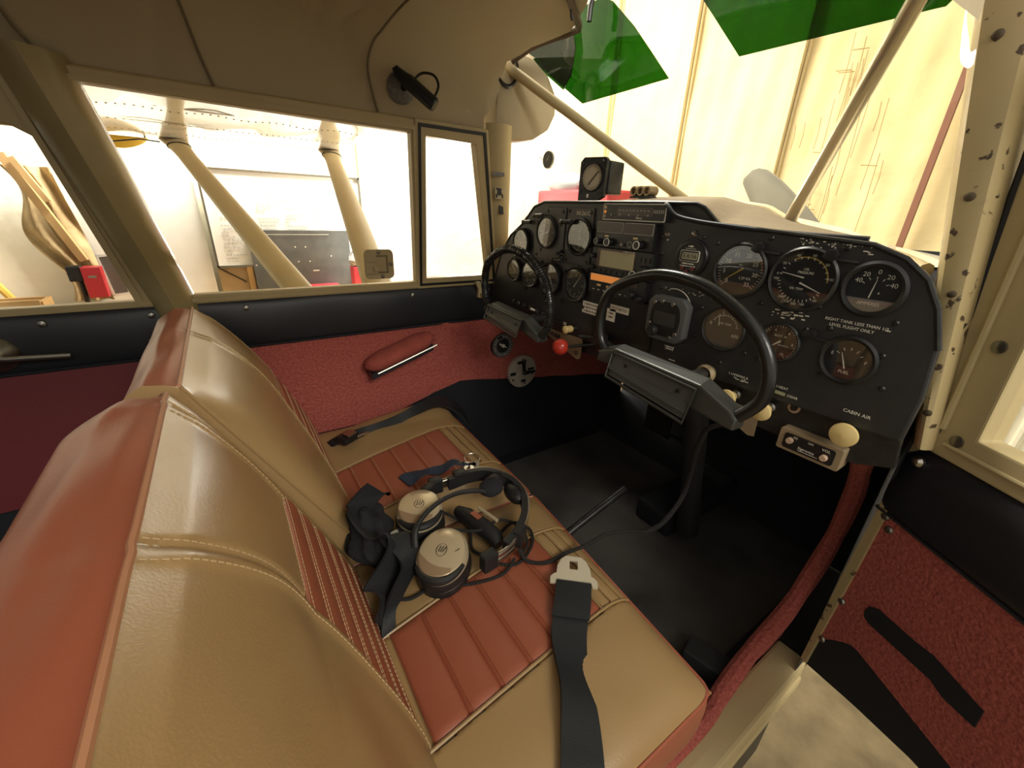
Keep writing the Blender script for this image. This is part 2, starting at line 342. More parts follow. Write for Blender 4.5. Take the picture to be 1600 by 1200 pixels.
m = MB(); m.prism([(x, z) for x, z in ear], 0, .10, Matrix(((1, 0, 0, 0), (0, 0, 1, 1.026), (0, 1, 0, 0), (0, 0, 0, 1)))); m.build('wing_root_cover', mat('wing_root_fabric', (.42, .345, .22), .65, bump=(8, .2, .01)), ceil, bevel=.012)
m = MB(); m.lathe([(.026, 0), (.030, .004), (.034, 0)], frame((.658, 1.022, 1.170), (1, 0, 0), (0, 0, 1)) @ Matrix.Scale(1.25, 4, (0, 1, 0)), 28); m.build('tube_grommet', blackv, ceil)
# dash cowl, windshield
A = [(1.07, .60), (1.04, .73), (.985, .79), (.92, .845), (.85, .868), (.6, .868), (.44, .866), (.40, .842), (.30, .838), (.20, .828), (.14, .80), (.112, .77)]
A = [(.665, y, z) for y, z in A]
B = [(.74, 1.08, .62), (.80, 1.03, .76), (.86, .98, .80), (.93, .90, .84), (.985, .80, .865), (1.0, .68, .885), (.99, .56, .885), (.97, .48, .875), (.94, .40, .842), (.87, .28, .825), (.80, .19, .808), (.775, .160, .80)]
def bl(L, t):
    i = min(int(t), len(L) - 2); return Vector(L[i]).lerp(Vector(L[i + 1]), t - i)
def cw(a, t):
    p = bl(A, t).lerp(bl(B, t), a); p.z += .018 * sin(a * pi) * (1 - abs(t / 11 - .5) * 1.4) - .002; return p
m = MB(); m.grid(cw, lin(0, 1, 12), lin(0, 11, 80)); o = m.build('dash_cowl', mat('dash_fabric', (.17, .125, .068), .85, bump=(60, .5, .002), var=(9, .6, (.11, .08, .042))), None); tag(o, 'brown fabric covered cowl behind the instrument panel under the windshield', 'dashboard')
m = MB(); m.tube([cw(1, t) + Vector((.004, 0, -.002)) for t in lin(0, 11, 60)], .011, 8); wsf = m.build('windshield_frame', cream, None, label=None); tag(wsf, 'cream strip along the base of the windshield behind the panel', 'frame'); wsf.name = 'trim_5'; wsf['kind'] = 'structure'; WM['trim_5'] = Matrix.Identity(4)
T_ = [(.68, 1.03, 1.04), (.80, 1.03, 1.10), (.80, 1.0, 1.21), (.73, .90, 1.235), (.66, .80, 1.245), (.645, .68, 1.25), (.645, .56, 1.25), (.645, .48, 1.25), (.645, .40, 1.248), (.65, .30, 1.235), (.66, .22, 1.20), (.67, .19, 1.12)]
m = MB(); m.grid(lambda a, t: bl(B, t).lerp(bl(T_, t), a) + Vector((.035 * sin(a * pi), 0, 0)), lin(0, 1, 8), lin(0, 11, 50)); o = struct(m, 'window_4', clear); tag(o, 'curved clear windshield above the instrument panel', 'windshield')
m = MB(); m.tube([(.66, 1.035, 1.178), (.95, .66, .885)], .0115, 16); o = m.build('brace_tube', cream, None); tag(o, 'cream diagonal brace tube running down from the upper left ceiling to the cowl', 'brace tube', 'windshield brace tubes')
m = MB(); m.tube([(.645, .155, 1.30), (.95, .427, .835)], .0115, 16); o = m.build('brace_tube', mat('brace_paint', (.62, .54, .38), .22, .55), None); tag(o, 'shiny cream brace tube on the right, crossing in front of the propeller blade', 'brace tube', 'windshield brace tubes')
# right door post
def rp(u, k):
    z = lerp(.57, 1.30, u); yl = lerp(.089, .246, (z - .577) / .62); yr = lerp(.070, .150, (z - .577) / .45) if z < 1.0 else lerp(.145, .20, (z - 1) / .3)
    yl = .098 + (z - .597) * .212; yr = .080 + (z - .612) * .150
    prof = [(.80, yl + .012), (.752, yl), (.742, yl - .006), (.740, (yl + yr) / 2), (.742, yr + .006), (.752, yr), (.82, yr - .004)]
    x, y = prof[int(k)]; return (x, y, z)
rust = mat('chipped_cream_paint', (.42, .33, .17), .4, var=(14, .35, (.36, .27, .13)))
nt = rust.node_tree; pn = nt.nodes['Principled BSDF']
vn = nt.nodes.new('ShaderNodeTexNoise'); vn.inputs['Scale'].default_value = 55; vn.inputs['Detail'].default_value = 6
vr = nt.nodes.new('ShaderNodeMapRange'); vr.inputs['From Min'].default_value = .64; vr.inputs['From Max'].default_value = .67
mx = nt.nodes.new('ShaderNodeMix'); mx.data_type = 'RGBA'; mx.inputs[7].default_value = (.07, .045, .025, 1)
tcn = [n for n in nt.nodes if n.type == 'TEX_COORD'][0]; nt.links.new(tcn.outputs['Object'], vn.inputs['Vector'])
old = pn.inputs['Base Color'].links[0].from_socket; nt.links.new(vn.outputs['Fac'], vr.inputs['Value']); nt.links.new(vr.outputs[0], mx.inputs['Factor']); nt.links.new(old, mx.inputs[6]); nt.links.new(mx.outputs[2], pn.inputs['Base Color'])
m = MB(); m.grid(rp, lin(0, 1, 24), list(range(7))); dp = struct(m, 'trim_6', rust); tag(dp, 'cream door post with chipped paint right of the instrument panel', 'post')
for (y, z, r) in ((.172, 1.045, .007), (.140, .885, .007), (.119, .775, .006), (.092, .622, .006), (.118, .885, .002)):
    m = MB(); m.lathe([(1e-4, .0010), (r * .5, .0009), (r * .75, 0), (r * .75, -.002)], PF(y, z, .7398), 12); m.build('rivet', mat('dark_rivet', (.10, .075, .045), .5, .5), dp)

# ================================================================ OPEN DOOR
HD = Vector((.80, .10, 0)); DU = Vector((-.545, -.838, 0)).normalized(); DN = Vector((-.838, .545, 0)).normalized()
DM = Matrix(((DU.x, 0, DN.x, HD.x), (DU.y, 0, DN.y, HD.y), (0, 1, 0, 0), (0, 0, 0, 1)))   # local: d along door, z up, w towards the cabin
door = thing('cabin_door', 'open cabin door on the right, black padding over red carpet, hinged beside the panel', 'door', DM)
low = [(0, .055), (.10, .10), (.20, .139), (.45, .17), (.80, .20)]
def lw(d):
    for (a, b), (c, e) in zip(low, low[1:]):
        if d <= c: return lerp(b, e, (d - a) / (c - a))
    return .2
def dgrid(mb, zf0, zf1, w, nd=40, nz=14, amp=0, d0=0.0, d1=.82):
    return mb.grid(lambda d, t: (d, lerp(zf0(d), zf1(d), t), w - amp * (2 * t - 1) ** 4), lin(d0, d1, nd), lin(0, 1, nz))
m = MB(); poly = [(0, .055)] + low[1:] + [(.80, .60), (0.0, .60)]; m.prism([(a, b) for a, b in [(0, .055), (.10, .10), (.20, .139), (.45, .17), (.80, .20), (.82, .60), (0, .60)]], -.03, 0); m.build('door_shell', cream, door, False, True)
m = MB()
dgrid(m, lw, lambda d: .192 if d > .06 else lerp(.118, .192, (d / .06) ** .75), .004); m.build('lower_lining', blackc, door, True, True)
m = MB(); dgrid(m, lambda d: .192 if d > .06 else lerp(.118, .192, (d / .06) ** .75), lambda d: .442, .006, 60, 20); m.build('carpet_panel', carpet, door, True, True)
m = MB(); m.grid(lambda d, t: (d, lerp(.436, .562 - .012 * (d < .01), t), .006 + .014 * max(0, 1 - (2 * t - 1) ** 4) * min(1, d / .02 + .2)), lin(0.004, .82, 40), lin(0, 1, 14)); m.build('padded_band', blackv, door, True, True)
m = MB(); m.tube([(d, .437, .009) for d in lin(0, .82, 20)], .003, 6); m.build('band_welt', blackv, door, True, True)
m = MB(); m.prism([(.056, .257), (.053, .268), (.056, .279), (.068, .289), (.125, .297), (.152, .304), (.219, .300), (.221, .272), (.183, .266), (.164, .271), (.066, .254)], .006, .0085); m.build('pocket_slot', blackc, door, True, True)
m = MB(); m.prism([(-.006, .06), (.004, .06), (.014, .30), (.018, .43), (.020, .56), (.010, .57), (-.002, .30)], -.01, .010); m.build('hinge_edge', rust, door, False, True)
m = MB(); o_ = [(.024, .562), (.82, .562), (.82, 1.10), (-.026, 1.10)]; i_ = [(.082, .604), (.76, .604), (.76, 1.05), (.065, 1.05)]
n = 4; v = [(a, b, w) for w in (-.02, .014) for P_ in (o_, i_) for a, b in P_]
f = []
for i in range(n):
    j = (i + 1) % n; f += [(i, j, n + j, n + i), (2 * n + i, 3 * n + i, 3 * n + j, 2 * n + j), (i, 2 * n + i, 2 * n + j, j), (n + i, n + j, 3 * n + j, 3 * n + i)]
m.add(v, f); wf = m.build('window_frame', creamw, door, False, True, .003)
m = MB(); m.add([(a, b, -.004) for a, b in i_], [(0, 1, 2, 3)]); m.build('pane', clear, wf, False, True)
m = MB(); m.tube([(.040, .60, .016), (.028, .85, .016), (.015, 1.08, .016)], .0045, 8); m.tube([(.05, .582, .016), (.6, .582, .016)], .003, 8); m.build('frame_bead', cream, wf, True, True)
m = MB(); m.tube([(.022, .572, .010), (.008, .748, .010), (-.010, .893, .010), (-.03, 1.10, .010)], .0055, 8); m.build('rubber_gasket', blackv, wf, True, True)
for (a, b) in ((.034, .543), (.30, .543)):
    m = MB(); m.lathe([(1e-4, .006), (.005, .005), (.0085, .001), (.0085, -.003)], Matrix.Translation((a, b, .020)), 14); m.build('screw', steel, door, True, True)
for (a, b) in ((.062, .592), (.031, .594), (.055, .72), (.045, .84)):
    m = MB(); m.lathe([(1e-4, .0022), (.004, .002), (.008, .0006), (.008, -.002)], Matrix.Translation((a, b, .016)), 14); m.build('screw', dsteel, door, True, True)
for (a, b) in ((.014, .24), (.012, .14), (.03, .415), (.017, .43)):
    m = MB(); m.lathe([(1e-4, .004), (.005, .003), (.0065, 0)], Matrix.Translation((a, b, .007)), 12); m.build('screw', dsteel, door, True, True)

# ================================================================ SEATS
STITCH = 1
def stitches(mb, pts, step=.0062, ln=.0042, r=.0005):
    pts = [Vector(p) for p in pts]; d = 0; nxt = 0
    for a, b in zip(pts, pts[1:]):
        L = (b - a).length
        if L < 1e-6: continue
        while nxt < d + L:
            t = (nxt - d) / L; c = a.lerp(b, t); e = (b - a).normalized() * ln / 2; mb.tube([c - e, c + e], r, 4); nxt += step
        d += L
XF = .42
def make_seat(y0, y1, label, far):
    t = thing('front_seat', label, 'seat', Vector((.2, (y0 + y1) / 2, 0)), 'front seats')
    xf0 = .415 if not far else .455; xf1 = .455 if not far else .47     # front edge, near side then far side
    x0 = .045
    def fx(y): return lerp(xf0, xf1, (y - y0) / (y1 - y0))
    if far: ya = lambda x: lerp(y0 + .07, y0 + .125, min(1, max(0, (x - .1) / .3))); yb = lambda x: lerp(y1 - .23, y1 - .155, min(1, max(0, (x - .1) / .28)))
    else: ya = lambda x: lerp(y0 + .125, y0 + .15, min(1, max(0, (x - .08) / .3))); yb = lambda x: lerp(y1 - .165, y1 - .118, min(1, max(0, (x - .08) / .29)))
    xs = .09; xe = .365 if not far else .385; NP = 6
    def h(x, y):
        dx = max(0, fx(y) - x); d1 = max(0, y - y0); d2 = max(0, y1 - y)
        z = .288 + .024 * (1 - math.exp(-dx / .022)) * (1 - math.exp(-d1 / .022)) * (1 - math.exp(-d2 / .022))
        z += .006 * sin(max(0, min(1, (x - x0) / .4)) * pi)
        if far: z += .030 * max(0, (y - (y1 - .10)) / .10) ** 1.5 * min(1, max(0, (x - .2) / .2))
        return z
    seams = [xe, xe + .024, xe + .047]
    def cu(u, w):
        y = lerp(y0, y1, w); x = lerp(x0, fx(y), u); z = h(x, y)
        if ya(x) - .001 < y < yb(x) + .001 and xs - .002 < x < xe + .002: z -= .004
        for k in (ya(x), yb(x)):
            z -= .003 * math.exp(-((y - k) / .003) ** 2)
        if ya(x) < y < yb(x):
            for s_ in seams[1:]: z -= .003 * math.exp(-((x - s_) / .003) ** 2)
        z += .0012 * sin(x * 40 + y * 25) * sin(y * 31 - x * 12)
        return (x, y, z)
    m = MB(); m.grid(cu, lin(0, 1, 130), lin(0, 1, 130)); c = m.build('cushion', tan, t)
    m = MB()
    def ins(u, w):
        x = lerp(xs, xe, u); y = lerp(ya(x), yb(x), w); ph = (u * NP) % 1 if u < 1 else 1
        g = abs(sin(ph * pi)); return (x, y, h(x, y) - .003 + .0055 * g ** .35 * min(1, 14 * min(w, 1 - w)) ** .5)
    m.grid(ins, lin(0, 1, 145), lin(0, 1, 40)); pl = m.build('pleated_panel', redl, t)
    m = MB()
    for k in range(1, NP):
        x = lerp(xs, xe, k / NP) ; stitches(m, [(x + .0045, lerp(ya(x), yb(x), w), h(x, 0.5 * (ya(x) + yb(x))) + .0022) for w in lin(.03, .97, 12)])
    m.build('stitching', redl if not far else thread, pl)['kind'] = 'stuff'
    m = MB()
    for yy in (ya, yb):
        m.tube([(x, yy(x), h(x, yy(x)) + .0008) for x in lin(x0 + .01, fx(yy(.4)) - .004, 40)], .0022, 6)
    for s_ in seams: m.tube([(s_, y, h(s_, y) + .0003) for y in lin(ya(s_), yb(s_), 14)], .0018, 6)
    m.build('tan_seam', tan, t)
    # red boxing and piping
    edge = [(x0, y0)] + [(lerp(x0, fx(y0), u), y0) for u in lin(.02, .95, 20)] + [(fx(y0) - .003, y0 + .004)] + [(fx(lerp(y0, y1, w)), lerp(y0, y1, w)) for w in lin(.03, .97, 20)] + [(fx(y1) - .003, y1 - .004)] + [(lerp(x0, fx(y1), u), y1) for u in lin(.95, .02, 20)] + [(x0, y1)]
    m = MB(); m.grid(lambda i, w: (edge[int(i)][0] + (.012 if far else .005) * sin(w * pi) * (edge[int(i)][0] > .3), edge[int(i)][1] + .003 * sin(w * pi) * (1 if edge[int(i)][1] > (y0 + y1) / 2 else -1), lerp(.288, .20, w)), range(len(edge)), lin(0, 1, 8)); m.build('boxing', redl, t)
    m = MB(); m.tube([(a, b, .2885) for a, b in edge], .003, 6); m.build('piping', redl, t)
    m = MB(); m.box((.24, (y0 + y1) / 2, .10), (.34, y1 - y0 - .05, .19)); m.build('seat_base', blackv, t, False, bevel=.01)
    # backrest -------------------------------------------------
    Aq = Vector((.078, 0, .315)); Bq = Vector((-.078, 0, .655))
    if far: Aq = Vector((.108, 0, .315)); Bq = Vector((-.070, 0, .650))
    sp = .545 if not far else .50; N = Vector((Bq.z - Aq.z, 0, Aq.x - Bq.x)).normalized()
    def bul(s, w, y):
        e = (1 - math.exp(-w * (y1 - y0) / .02)) * (1 - math.exp(-(1 - w) * (y1 - y0) / .02))
        return (.002 + (.026 if far else .012) * sin(min(1, max(0, s)) * pi) ** .7 + .010 * sin(min(1, max(0, (s - sp) / (1 - sp))) * pi) * sin(w * pi)) * e * (1 if s < .93 else max(0, (1 - s) / .07) ** .5)
    sa = lambda s: y0 + .140 + .020 * max(0, s) + .05 * sin(max(0, s) * pi); sb = lambda s: y1 - .052 - .010 * (1 - s)
    if far: sa = lambda s: y0 + .09 + .17 * min(1, max(0, s) / .5) ** .8; sb = lambda s: y1 - .03
    def fc(s, w):
        y = lerp(y0, y1, w); p = Aq.lerp(Bq, s) + N * bul(s, w, y); 
        corner = max(0, w - .93) / .07; p.z -= .014 * corner ** 2 * s; p.x -= .012 * corner ** 2
        g = 0
        for k in (sa(s), sb(s)): g += .006 * math.exp(-((y - k - .006) / .004) ** 2) - .003 * math.exp(-((y - k + .008) / .007) ** 2)
        if sa(s) < y < sb(s):
            g += .003 * math.exp(-((s - sp) / .008) ** 2)
            if s < sp: g += .006
        g *= 1 if s < .9 else max(.3, 1 - (s - .9) * 7)
        if w < .45 and not far: g += .004 * sin(s * 13 - w * 9) * sin(w / .45 * pi) * (1 - s)
        p -= N * g; p.y = y; return p
    m = MB(); m.grid(lambda s, w: fc(s, w), lin(-.25, 1, 150), lin(0, 1, 150)); bk = m.build('backrest', tan, t)
    m = MB(); NB = 9
    def bi(s_, w):
        s = lerp(-.25, sp - .004, s_); y = lerp(sa(s) - .004, sb(s) + .004, w); p = Aq.lerp(Bq, s) + N * bul(s, (y - y0) / (y1 - y0), y)
        ph = (s_ * NB) % 1 if s_ < 1 else 1; p += N * (-.003 + .0045 * abs(sin(ph * pi)) ** .4); p.y = y; return p
    m.grid(bi, lin(0, 1, 160), lin(0, 1, 40)); bp_ = m.build('pleated_panel', redl, bk)
    m = MB()
    for k in range(1, NB + 1):
        for o_ in (-.010, .010) if k < NB else (-.012,):
            stitches(m, [bi(k / NB + o_, w) + N * .0008 for w in lin(.0, 1, 30)])
    m.build('stitching', thread, bp_)['kind'] = 'stuff'
    m = MB()
    for yy, oo in ((sa, .010), (sa, -.012), (sb, .010), (sb, -.012)):
        stitches(m, [fc(s, (yy(s) + oo - y0) / (y1 - y0)) + N * .0006 for s in lin(-.1, .99, 60)])
    stitches(m, [fc(sp + .02, (y - y0) / (y1 - y0)) + N * .0006 for y in lin(sa(sp) + .01, sb(sp) - .01, 30)])
    m.build('stitching', thread, bk)['kind'] = 'stuff'
    def top(u, w):
        y = lerp(y0, y1, w); a = fc(1, w); c2 = 1 - .35 * max(0, w - .8) / .2
        P_ = [(0, 0), (-.020, .006), (-.045, .007), (-.070, -.004), (-.088, -.030), (-.095, -.065), (-.085, -.13), (-.045, -.26), (.03, -.40)]
        i = min(int(u), 7); q = u - i; dx = lerp(P_[i][0], P_[i + 1][0], q) * (.72 if far else 1); dz = lerp(P_[i][1], P_[i + 1][1], q)
        wr = .0012 * sin(w * 14 + u * 2) * min(1, u)
        return (a.x + dx * (c2 if u < 6 else 1) + (.0 if u > 5 else 0), y, a.z + dz - wr - .016 * (max(0, w - .85) / .15) ** 2 * min(1, u))
    m = MB(); m.grid(top, lin(0, 5, 30), lin(0, 1, 50)); m.build('top_band', redl, t)
    m = MB(); m.grid(top, lin(5, 8, 12), lin(0, 1, 30)); m.build('back_panel', redl, t)
    m = MB(); m.tube([fc(1, w) + Vector((-.001, 0, .001)) for w in lin(0, 1, 50)], .0026, 6); m.build('piping', mat('pale_piping', (.42, .20, .11), .35), t)
    m = MB(); m.tube([Vector(top(5, w)) for w in lin(0, 1, 40)], .003, 6); m.build('back_piping', redl, t)
    for w in (0, 1):
        m = MB(); fr = [fc(s, w) for s in lin(-.25, 1, 40)]; bkp = [Vector(top(u, w)) for u in lin(0, 8, 40)]
        o_ = ((.010 if far else .002) if w else -.002)
        def side(i, q): p = fr[int(i)].lerp(bkp[39 - int(i)], q); p = Vector(p); p.y += o_ * sin(q * pi) ; return p
        m.grid(side, range(40), lin(0, 1, 8)); m.build('side_boxing', redl if w == 0 and not far else tan, t)
        m = MB(); m.tube(fr, .0026, 6); m.build('side_piping', redl if not far else tan, t)
    return t
make_seat(.12, .562, 'nearer front seat in tan and rust red leather, with the headset lying on it', False)
make_seat(.568, 1.045, 'farther front seat in tan and rust red leather, by the far side window', True)

# ---------------------------------------------------------------- seat belts
web = mat('seat_belt_webbing', (.010, .012, .014), .55, bump=(900, .5, .0008))
b = thing('seat_belt', 'black lap belt with a bare metal tongue lying across the near seat', 'seat belt', (.33, .33, .32), 'lap belts')
pts = catmull([(.350, .318, .327), (.322, .290, .327), (.292, .262, .323), (.270, .232, .322), (.250, .198, .324), (.225, .165, .322), (.200, .135, .318), (.175, .108, .296), (.16, .100, .22)], 6)
sides = []
for i, p in enumerate(pts):
    a = radians(-40) ; k = i / (len(pts) - 1); ang = lerp(-.72, -.55, k) ; s_ = Vector((cos(ang), sin(ang), 0))
    tw = .9 * math.exp(-((k - .45) / .16) ** 2); s_.z = -tw * .55; sides.append(s_)
wd = [lerp(.052, .046, min(1, i / 20)) for i in range(len(pts))]
m = MB(); m.ribbon(pts, sides, wd, .0018); m.build('webbing', web, b)
m = MB(); m.ribbon([p + Vector((0, 0, .0042)) for p in pts[:10]], sides[:10], [.053] * 10, .0014); m.build('webbing_fold', web, b)
D = (pts[0] - pts[5]).normalized(); M = frame(tuple(pts[0] + Vector((0, 0, .003))), (sides[0].x, sides[0].y, 0), (D.x, D.y, 0))
o_ = [(-.036, -.006), (-.036, .006), (-.031, .012), (-.027, .014), (-.0255, .030), (-.020, .043), (-.012, .051), (.012, .051), (.020, .043), (.0255, .030), (.027, .014), (.031, .012), (.036, .006), (.036, -.006), (.028, -.006), (.026, .003), (-.026, .003), (-.028, -.006)]
hole = [(-.0065, .024), (.0065, .024), (.0065, .042), (-.0065, .042)]
m = MB(); bm = bmesh.new(); ov = [bm.verts.new((a, c, 0)) for a, c in o_]; hv = [bm.verts.new((a, c, 0)) for a, c in hole]
ed = [bm.edges.new((ov[i], ov[(i + 1) % len(ov)])) for i in range(len(ov))] + [bm.edges.new((hv[i], hv[(i + 1) % 4])) for i in range(4)]
bmesh.ops.triangle_fill(bm, use_beauty=True, edges=ed); bm.verts.index_update()
vv = [tuple(x.co) for x in bm.verts]; ff = [tuple(x.index for x in f_.verts) for f_ in bm.faces]; bm.free()
n_ = len(vv); m.add([(a, c, .0014) for a, c, d in vv] + [(a, c, -.0014) for a, c, d in vv], ff + [tuple(i + n_ for i in f_[::-1]) for f_ in ff], M)
for L in (o_, hole):
    k = len(L); m.add([(a, c, .0014) for a, c in L] + [(a, c, -.0014) for a, c in L], [(i, (i + 1) % k, k + (i + 1) % k, k + i) for i in range(k)], M)
m.build('tongue', mat('satin_nickel', (.72, .64, .48), .4, .45), b, False)
b = thing('seat_belt', 'black lap belt draped over the far seat beside the red wall panel', 'seat belt', (.4, .95, .33), 'lap belts')
pts = catmull([(.52, .98, .26), (.49, .985, .305), (.44, 1.0, .335), (.37, .985, .335), (.30, .965, .326), (.24, .955, .322), (.19, .945, .325), (.14, .94, .322), (.11, .95, .30)], 6)
sides = [Vector((.25 - .2 * i / len(pts), 1 - .75 * math.exp(-((i / len(pts) - .55) / .15) ** 2), .9 * math.exp(-((i / len(pts) - .55) / .15) ** 2) + .2)) for i in range(len(pts))]
m = MB(); m.ribbon(pts, sides, [.026 + .050 * max(0, 1 - i / (len(pts) * .42)) ** .8 for i in range(len(pts))], .0018); m.build('webbing', web, b)
m = MB(); m.box((.165, .925, .333), (.045, .035, .016), Matrix.Rotation(.5, 3, 'Z')); m.build('buckle', blk, b, False, bevel=.004)
m = MB(); m.box((.170, .922, .344), (.026, .022, .005), Matrix.Rotation(.5, 3, 'Z')); m.box((.20, .918, .335), (.03, .006, .005), Matrix.Rotation(.2, 3, 'Z')); m.build('latch', steel, b, False, bevel=.0015)
# bundled belt between the seats
b = thing('seat_belt_bundle', 'bunched black webbing stuffed between the backrest and the silver headset', 'seat belt', (.11, .52, .33))
m = MB()
pts = catmull([(.145, .60, .40), (.115, .585, .395), (.10, .56, .39), (.10, .53, .385), (.12, .505, .38), (.135, .485, .37), (.12, .47, .355), (.105, .455, .345), (.10, .43, .33), (.085, .405, .32)], 6)
m.ribbon(pts, [(.5 + .3 * sin(i * .2), .2, -.7 + .5 * sin(i * .35)) for i in range(len(pts))], [.06 + .012 * sin(i * .5) for i in range(len(pts))], .002)
m.build('outer_loop', blackc, b)
m = MB()
def blob(u, w):
    a = w * 2 * pi; c = Vector((.112, lerp(.60, .455, u), lerp(.372, .332, u))); r = .034 * sin(min(1, u * 1.15 + .12) * pi) ** .6 * (1 + .22 * sin(3 * a + u * 9) + .12 * sin(7 * a - u * 14)); return c + Vector((cos(a) * r, 0, sin(a) * r * .9))
m.grid(blob, lin(0, .86, 26), lin(0, 1, 40)); m.build('gathered_webbing', blackc, b)
m = MB(); pts = catmull([(.13, .50, .385), (.145, .475, .375), (.14, .45, .36), (.115, .43, .345), (.095, .41, .335), (.088, .395, .322)], 6)
m.ribbon(pts, [(.7, .35, -.4 + .5 * sin(i * .3)) for i in range(len(pts))], [.042 - .0006 * i for i in range(len(pts))], .002); m.build('inner_loop', web, b)
m = MB(); m.box((.155, .475, .338), (.03, .045, .001), Matrix.Rotation(.5, 3, 'Z') @ Matrix.Rotation(-.35, 3, 'Y')); m.build('clear_tag', glassm('clear_tag_film', (.75, .72, .65), .2, .1, False), b, False)
m = MB(); m.box((.158, .535, .352), (.035, .018, .002), Matrix.Rotation(.2, 3, 'Z')); m.build('white_tag', white, b, False)

# ================================================================ HEADSET
hs = thing('aviation_headset', 'silver and black headset with boom microphone lying on the near seat', 'headset', (.24, .48, .32))
rubber = mat('headset_rubber', (.012, .012, .013), .5); pad = mat('ear_pad_leather', (.014, .014, .015), .35)
def cup(c, nrm, xd):
    M = frame(c, xd, Vector(nrm).cross(Vector(xd))); S = M @ Matrix.Scale(1.18, 4, (0, 1, 0))
    m = MB(); m.lathe([(1e-4, -.040), (.030, -.040), (.040, -.036), (.0425, -.026), (.040, -.018), (.037, -.016)], S, 36); e = m.build('ear_cushion', pad, hs)
    m = MB(); m.lathe([(.036, -.018), (.0405, -.016), (.041, -.004), (.0395, .000)], S, 36); m.build('cup_shell', rubber, hs)
    m = MB(); m.lathe([(.0395, -.002), (.0388, .010), (.034, .016), (.020, .0195), (1e-4, .0205)], S, 40); c_ = m.build('silver_cover', champ, hs)
    def hc(r): return .010 + (.0388 - r) / .0048 * .006 if r > .034 else .016 + (.034 - r) / .014 * .0035 if r > .020 else .0195 + (.020 - r) * .05
    def facet(a_, b_):
        x = lerp(-.0365, .022, a_); e = -1.18 * math.sqrt(max(0, .0372 ** 2 - x * x)); t_ = -.004 - .35 * (x + .036) - .010 * sin(a_ * pi); y = lerp(max(e, e), max(t_, e), b_); return (x, y, hc(math.hypot(x, y / 1.18)) + .0005)
    m = MB(); m.grid(facet, lin(0, 1, 24), lin(0, 1, 12), M); m.build('lower_facet', mat('brushed_bronze', (.36, .25, .15), .33, .35), c_)
    m = MB(); m.tube([(.0385 * cos(a), .0385 * 1.18 * sin(a), .012) for a in lin(-2.5, -.3, 18)], [.003 + .0035 * sin((a + 2.5) / 2.2 * pi) for a in lin(-2.5, -.3, 18)], 8)
    m.v = [tuple(M @ Vector(p)) for p in m.v]; m.build('yoke_arm', rubber, hs)
    m = MB(); m.tube([M @ Vector((.0078 * cos(a), .0105 * sin(a), .0204 - .0008 * abs(sin(a)))) for a in lin(0, 2 * pi, 26)[:-1]], .0006, 5, True)
    for q in (-.003, .0, .003): m.tube([M @ Vector((q - .001, -.004, .0206)), M @ Vector((q * 1.4 + .002, .006, .0203))], .0007, 5)
    m.build('emblem', blk, c_)
    return M
M1 = cup((.192, .445, .356), (-.20, -.12, 1), (.7, -.65, .0))
M2 = cup((.196, .545, .368), (-.22, .04, 1), (.9, -.4, .0))
m = MB(); scribble(m, .018, -.012, .014, .0022, 6, M1 @ Matrix.Rotation(.7, 4, 'Z') @ Matrix.Translation((0, 0, 0)), .0192); m.build('lettering', dsteel, hs)
# head band
hb = catmull([(.232, .600, .362), (.252, .606, .362), (.285, .602, .366), (.318, .596, .372), (.350, .582, .374), (.374, .552, .372), (.384, .515, .368), (.376, .478, .364), (.354, .446, .358), (.325, .424, .352), (.292, .410, .350), (.262, .404, .352), (.238, .410, .355)], 6)
m = MB(); m.ribbon([p for p in hb[4:-2]], [(0, .0, 1)] * len(hb[4:-2]), .020, .0012); m.build('spring_band', steel, hs)
m = MB(); m.ribbon([hb[i] + (Vector((.29, .50, .365)) - hb[i]).normalized() * .007 for i in range(10, 62)], [(0, 0, 1)] * 52, .024, .0055); m.build('band_padding', rubber, hs)
for a_, b_, dz in ((58, 70, .006), (58, 70, -.004), (4, 14, .005)):
    m = MB(); m.tube([p + Vector((0, 0, dz)) for p in hb[a_:b_]], .0024, 6); m.build('slider_rod', steel, hs)
for c, an in (((.322, .424, .352), .6), ((.250, .404, .354), .1), ((.252, .606, .364), -.1), ((.232, .592, .364), .4), ((.300, .600, .368), -.1)):
    m = MB(); m.box(c, (.026, .017, .030), Matrix.Rotation(an, 3, 'Z')); m.build('slider_block', rubber, hs, False, bevel=.003)
for c, r in (((.348, .548, .372), (.026, .018, .016)), ((.365, .505, .366), (.016, .028, .016))):
    m = MB(); m.lathe([(1e-4, -1), (.6, -.8), (.95, -.35), (1, 0), (.95, .35), (.6, .8), (1e-4, 1)], Matrix.Translation(c) @ Matrix.Diagonal((*r, 1)), 18); m.build('crown_pad', pad, hs)
# boom microphone
bpts = catmull([(.158, .470, .372), (.166, .487, .388), (.190, .505, .396), (.225, .520, .398), (.262, .528, .394), (.295, .524, .388), (.312, .520, .382)], 6)
m = MB(); m.tube(bpts, [.0055 if i < 8 else .0042 for i in range(len(bpts))], 8); bo = m.build('microphone_boom', rubber, hs)
m = MB(); m.lathe([(1e-4, -1), (.6, -.8), (.95, -.35), (1, 0), (.95, .35), (.6, .8), (1e-4, 1)], Matrix.Translation((.330, .530, .378)) @ Matrix.Diagonal((.024, .020, .016, 1)), 18); m.build('microphone_muff', mat('foam_black', (.012, .012, .016), .95, bump=(400, .6, .002)), bo)
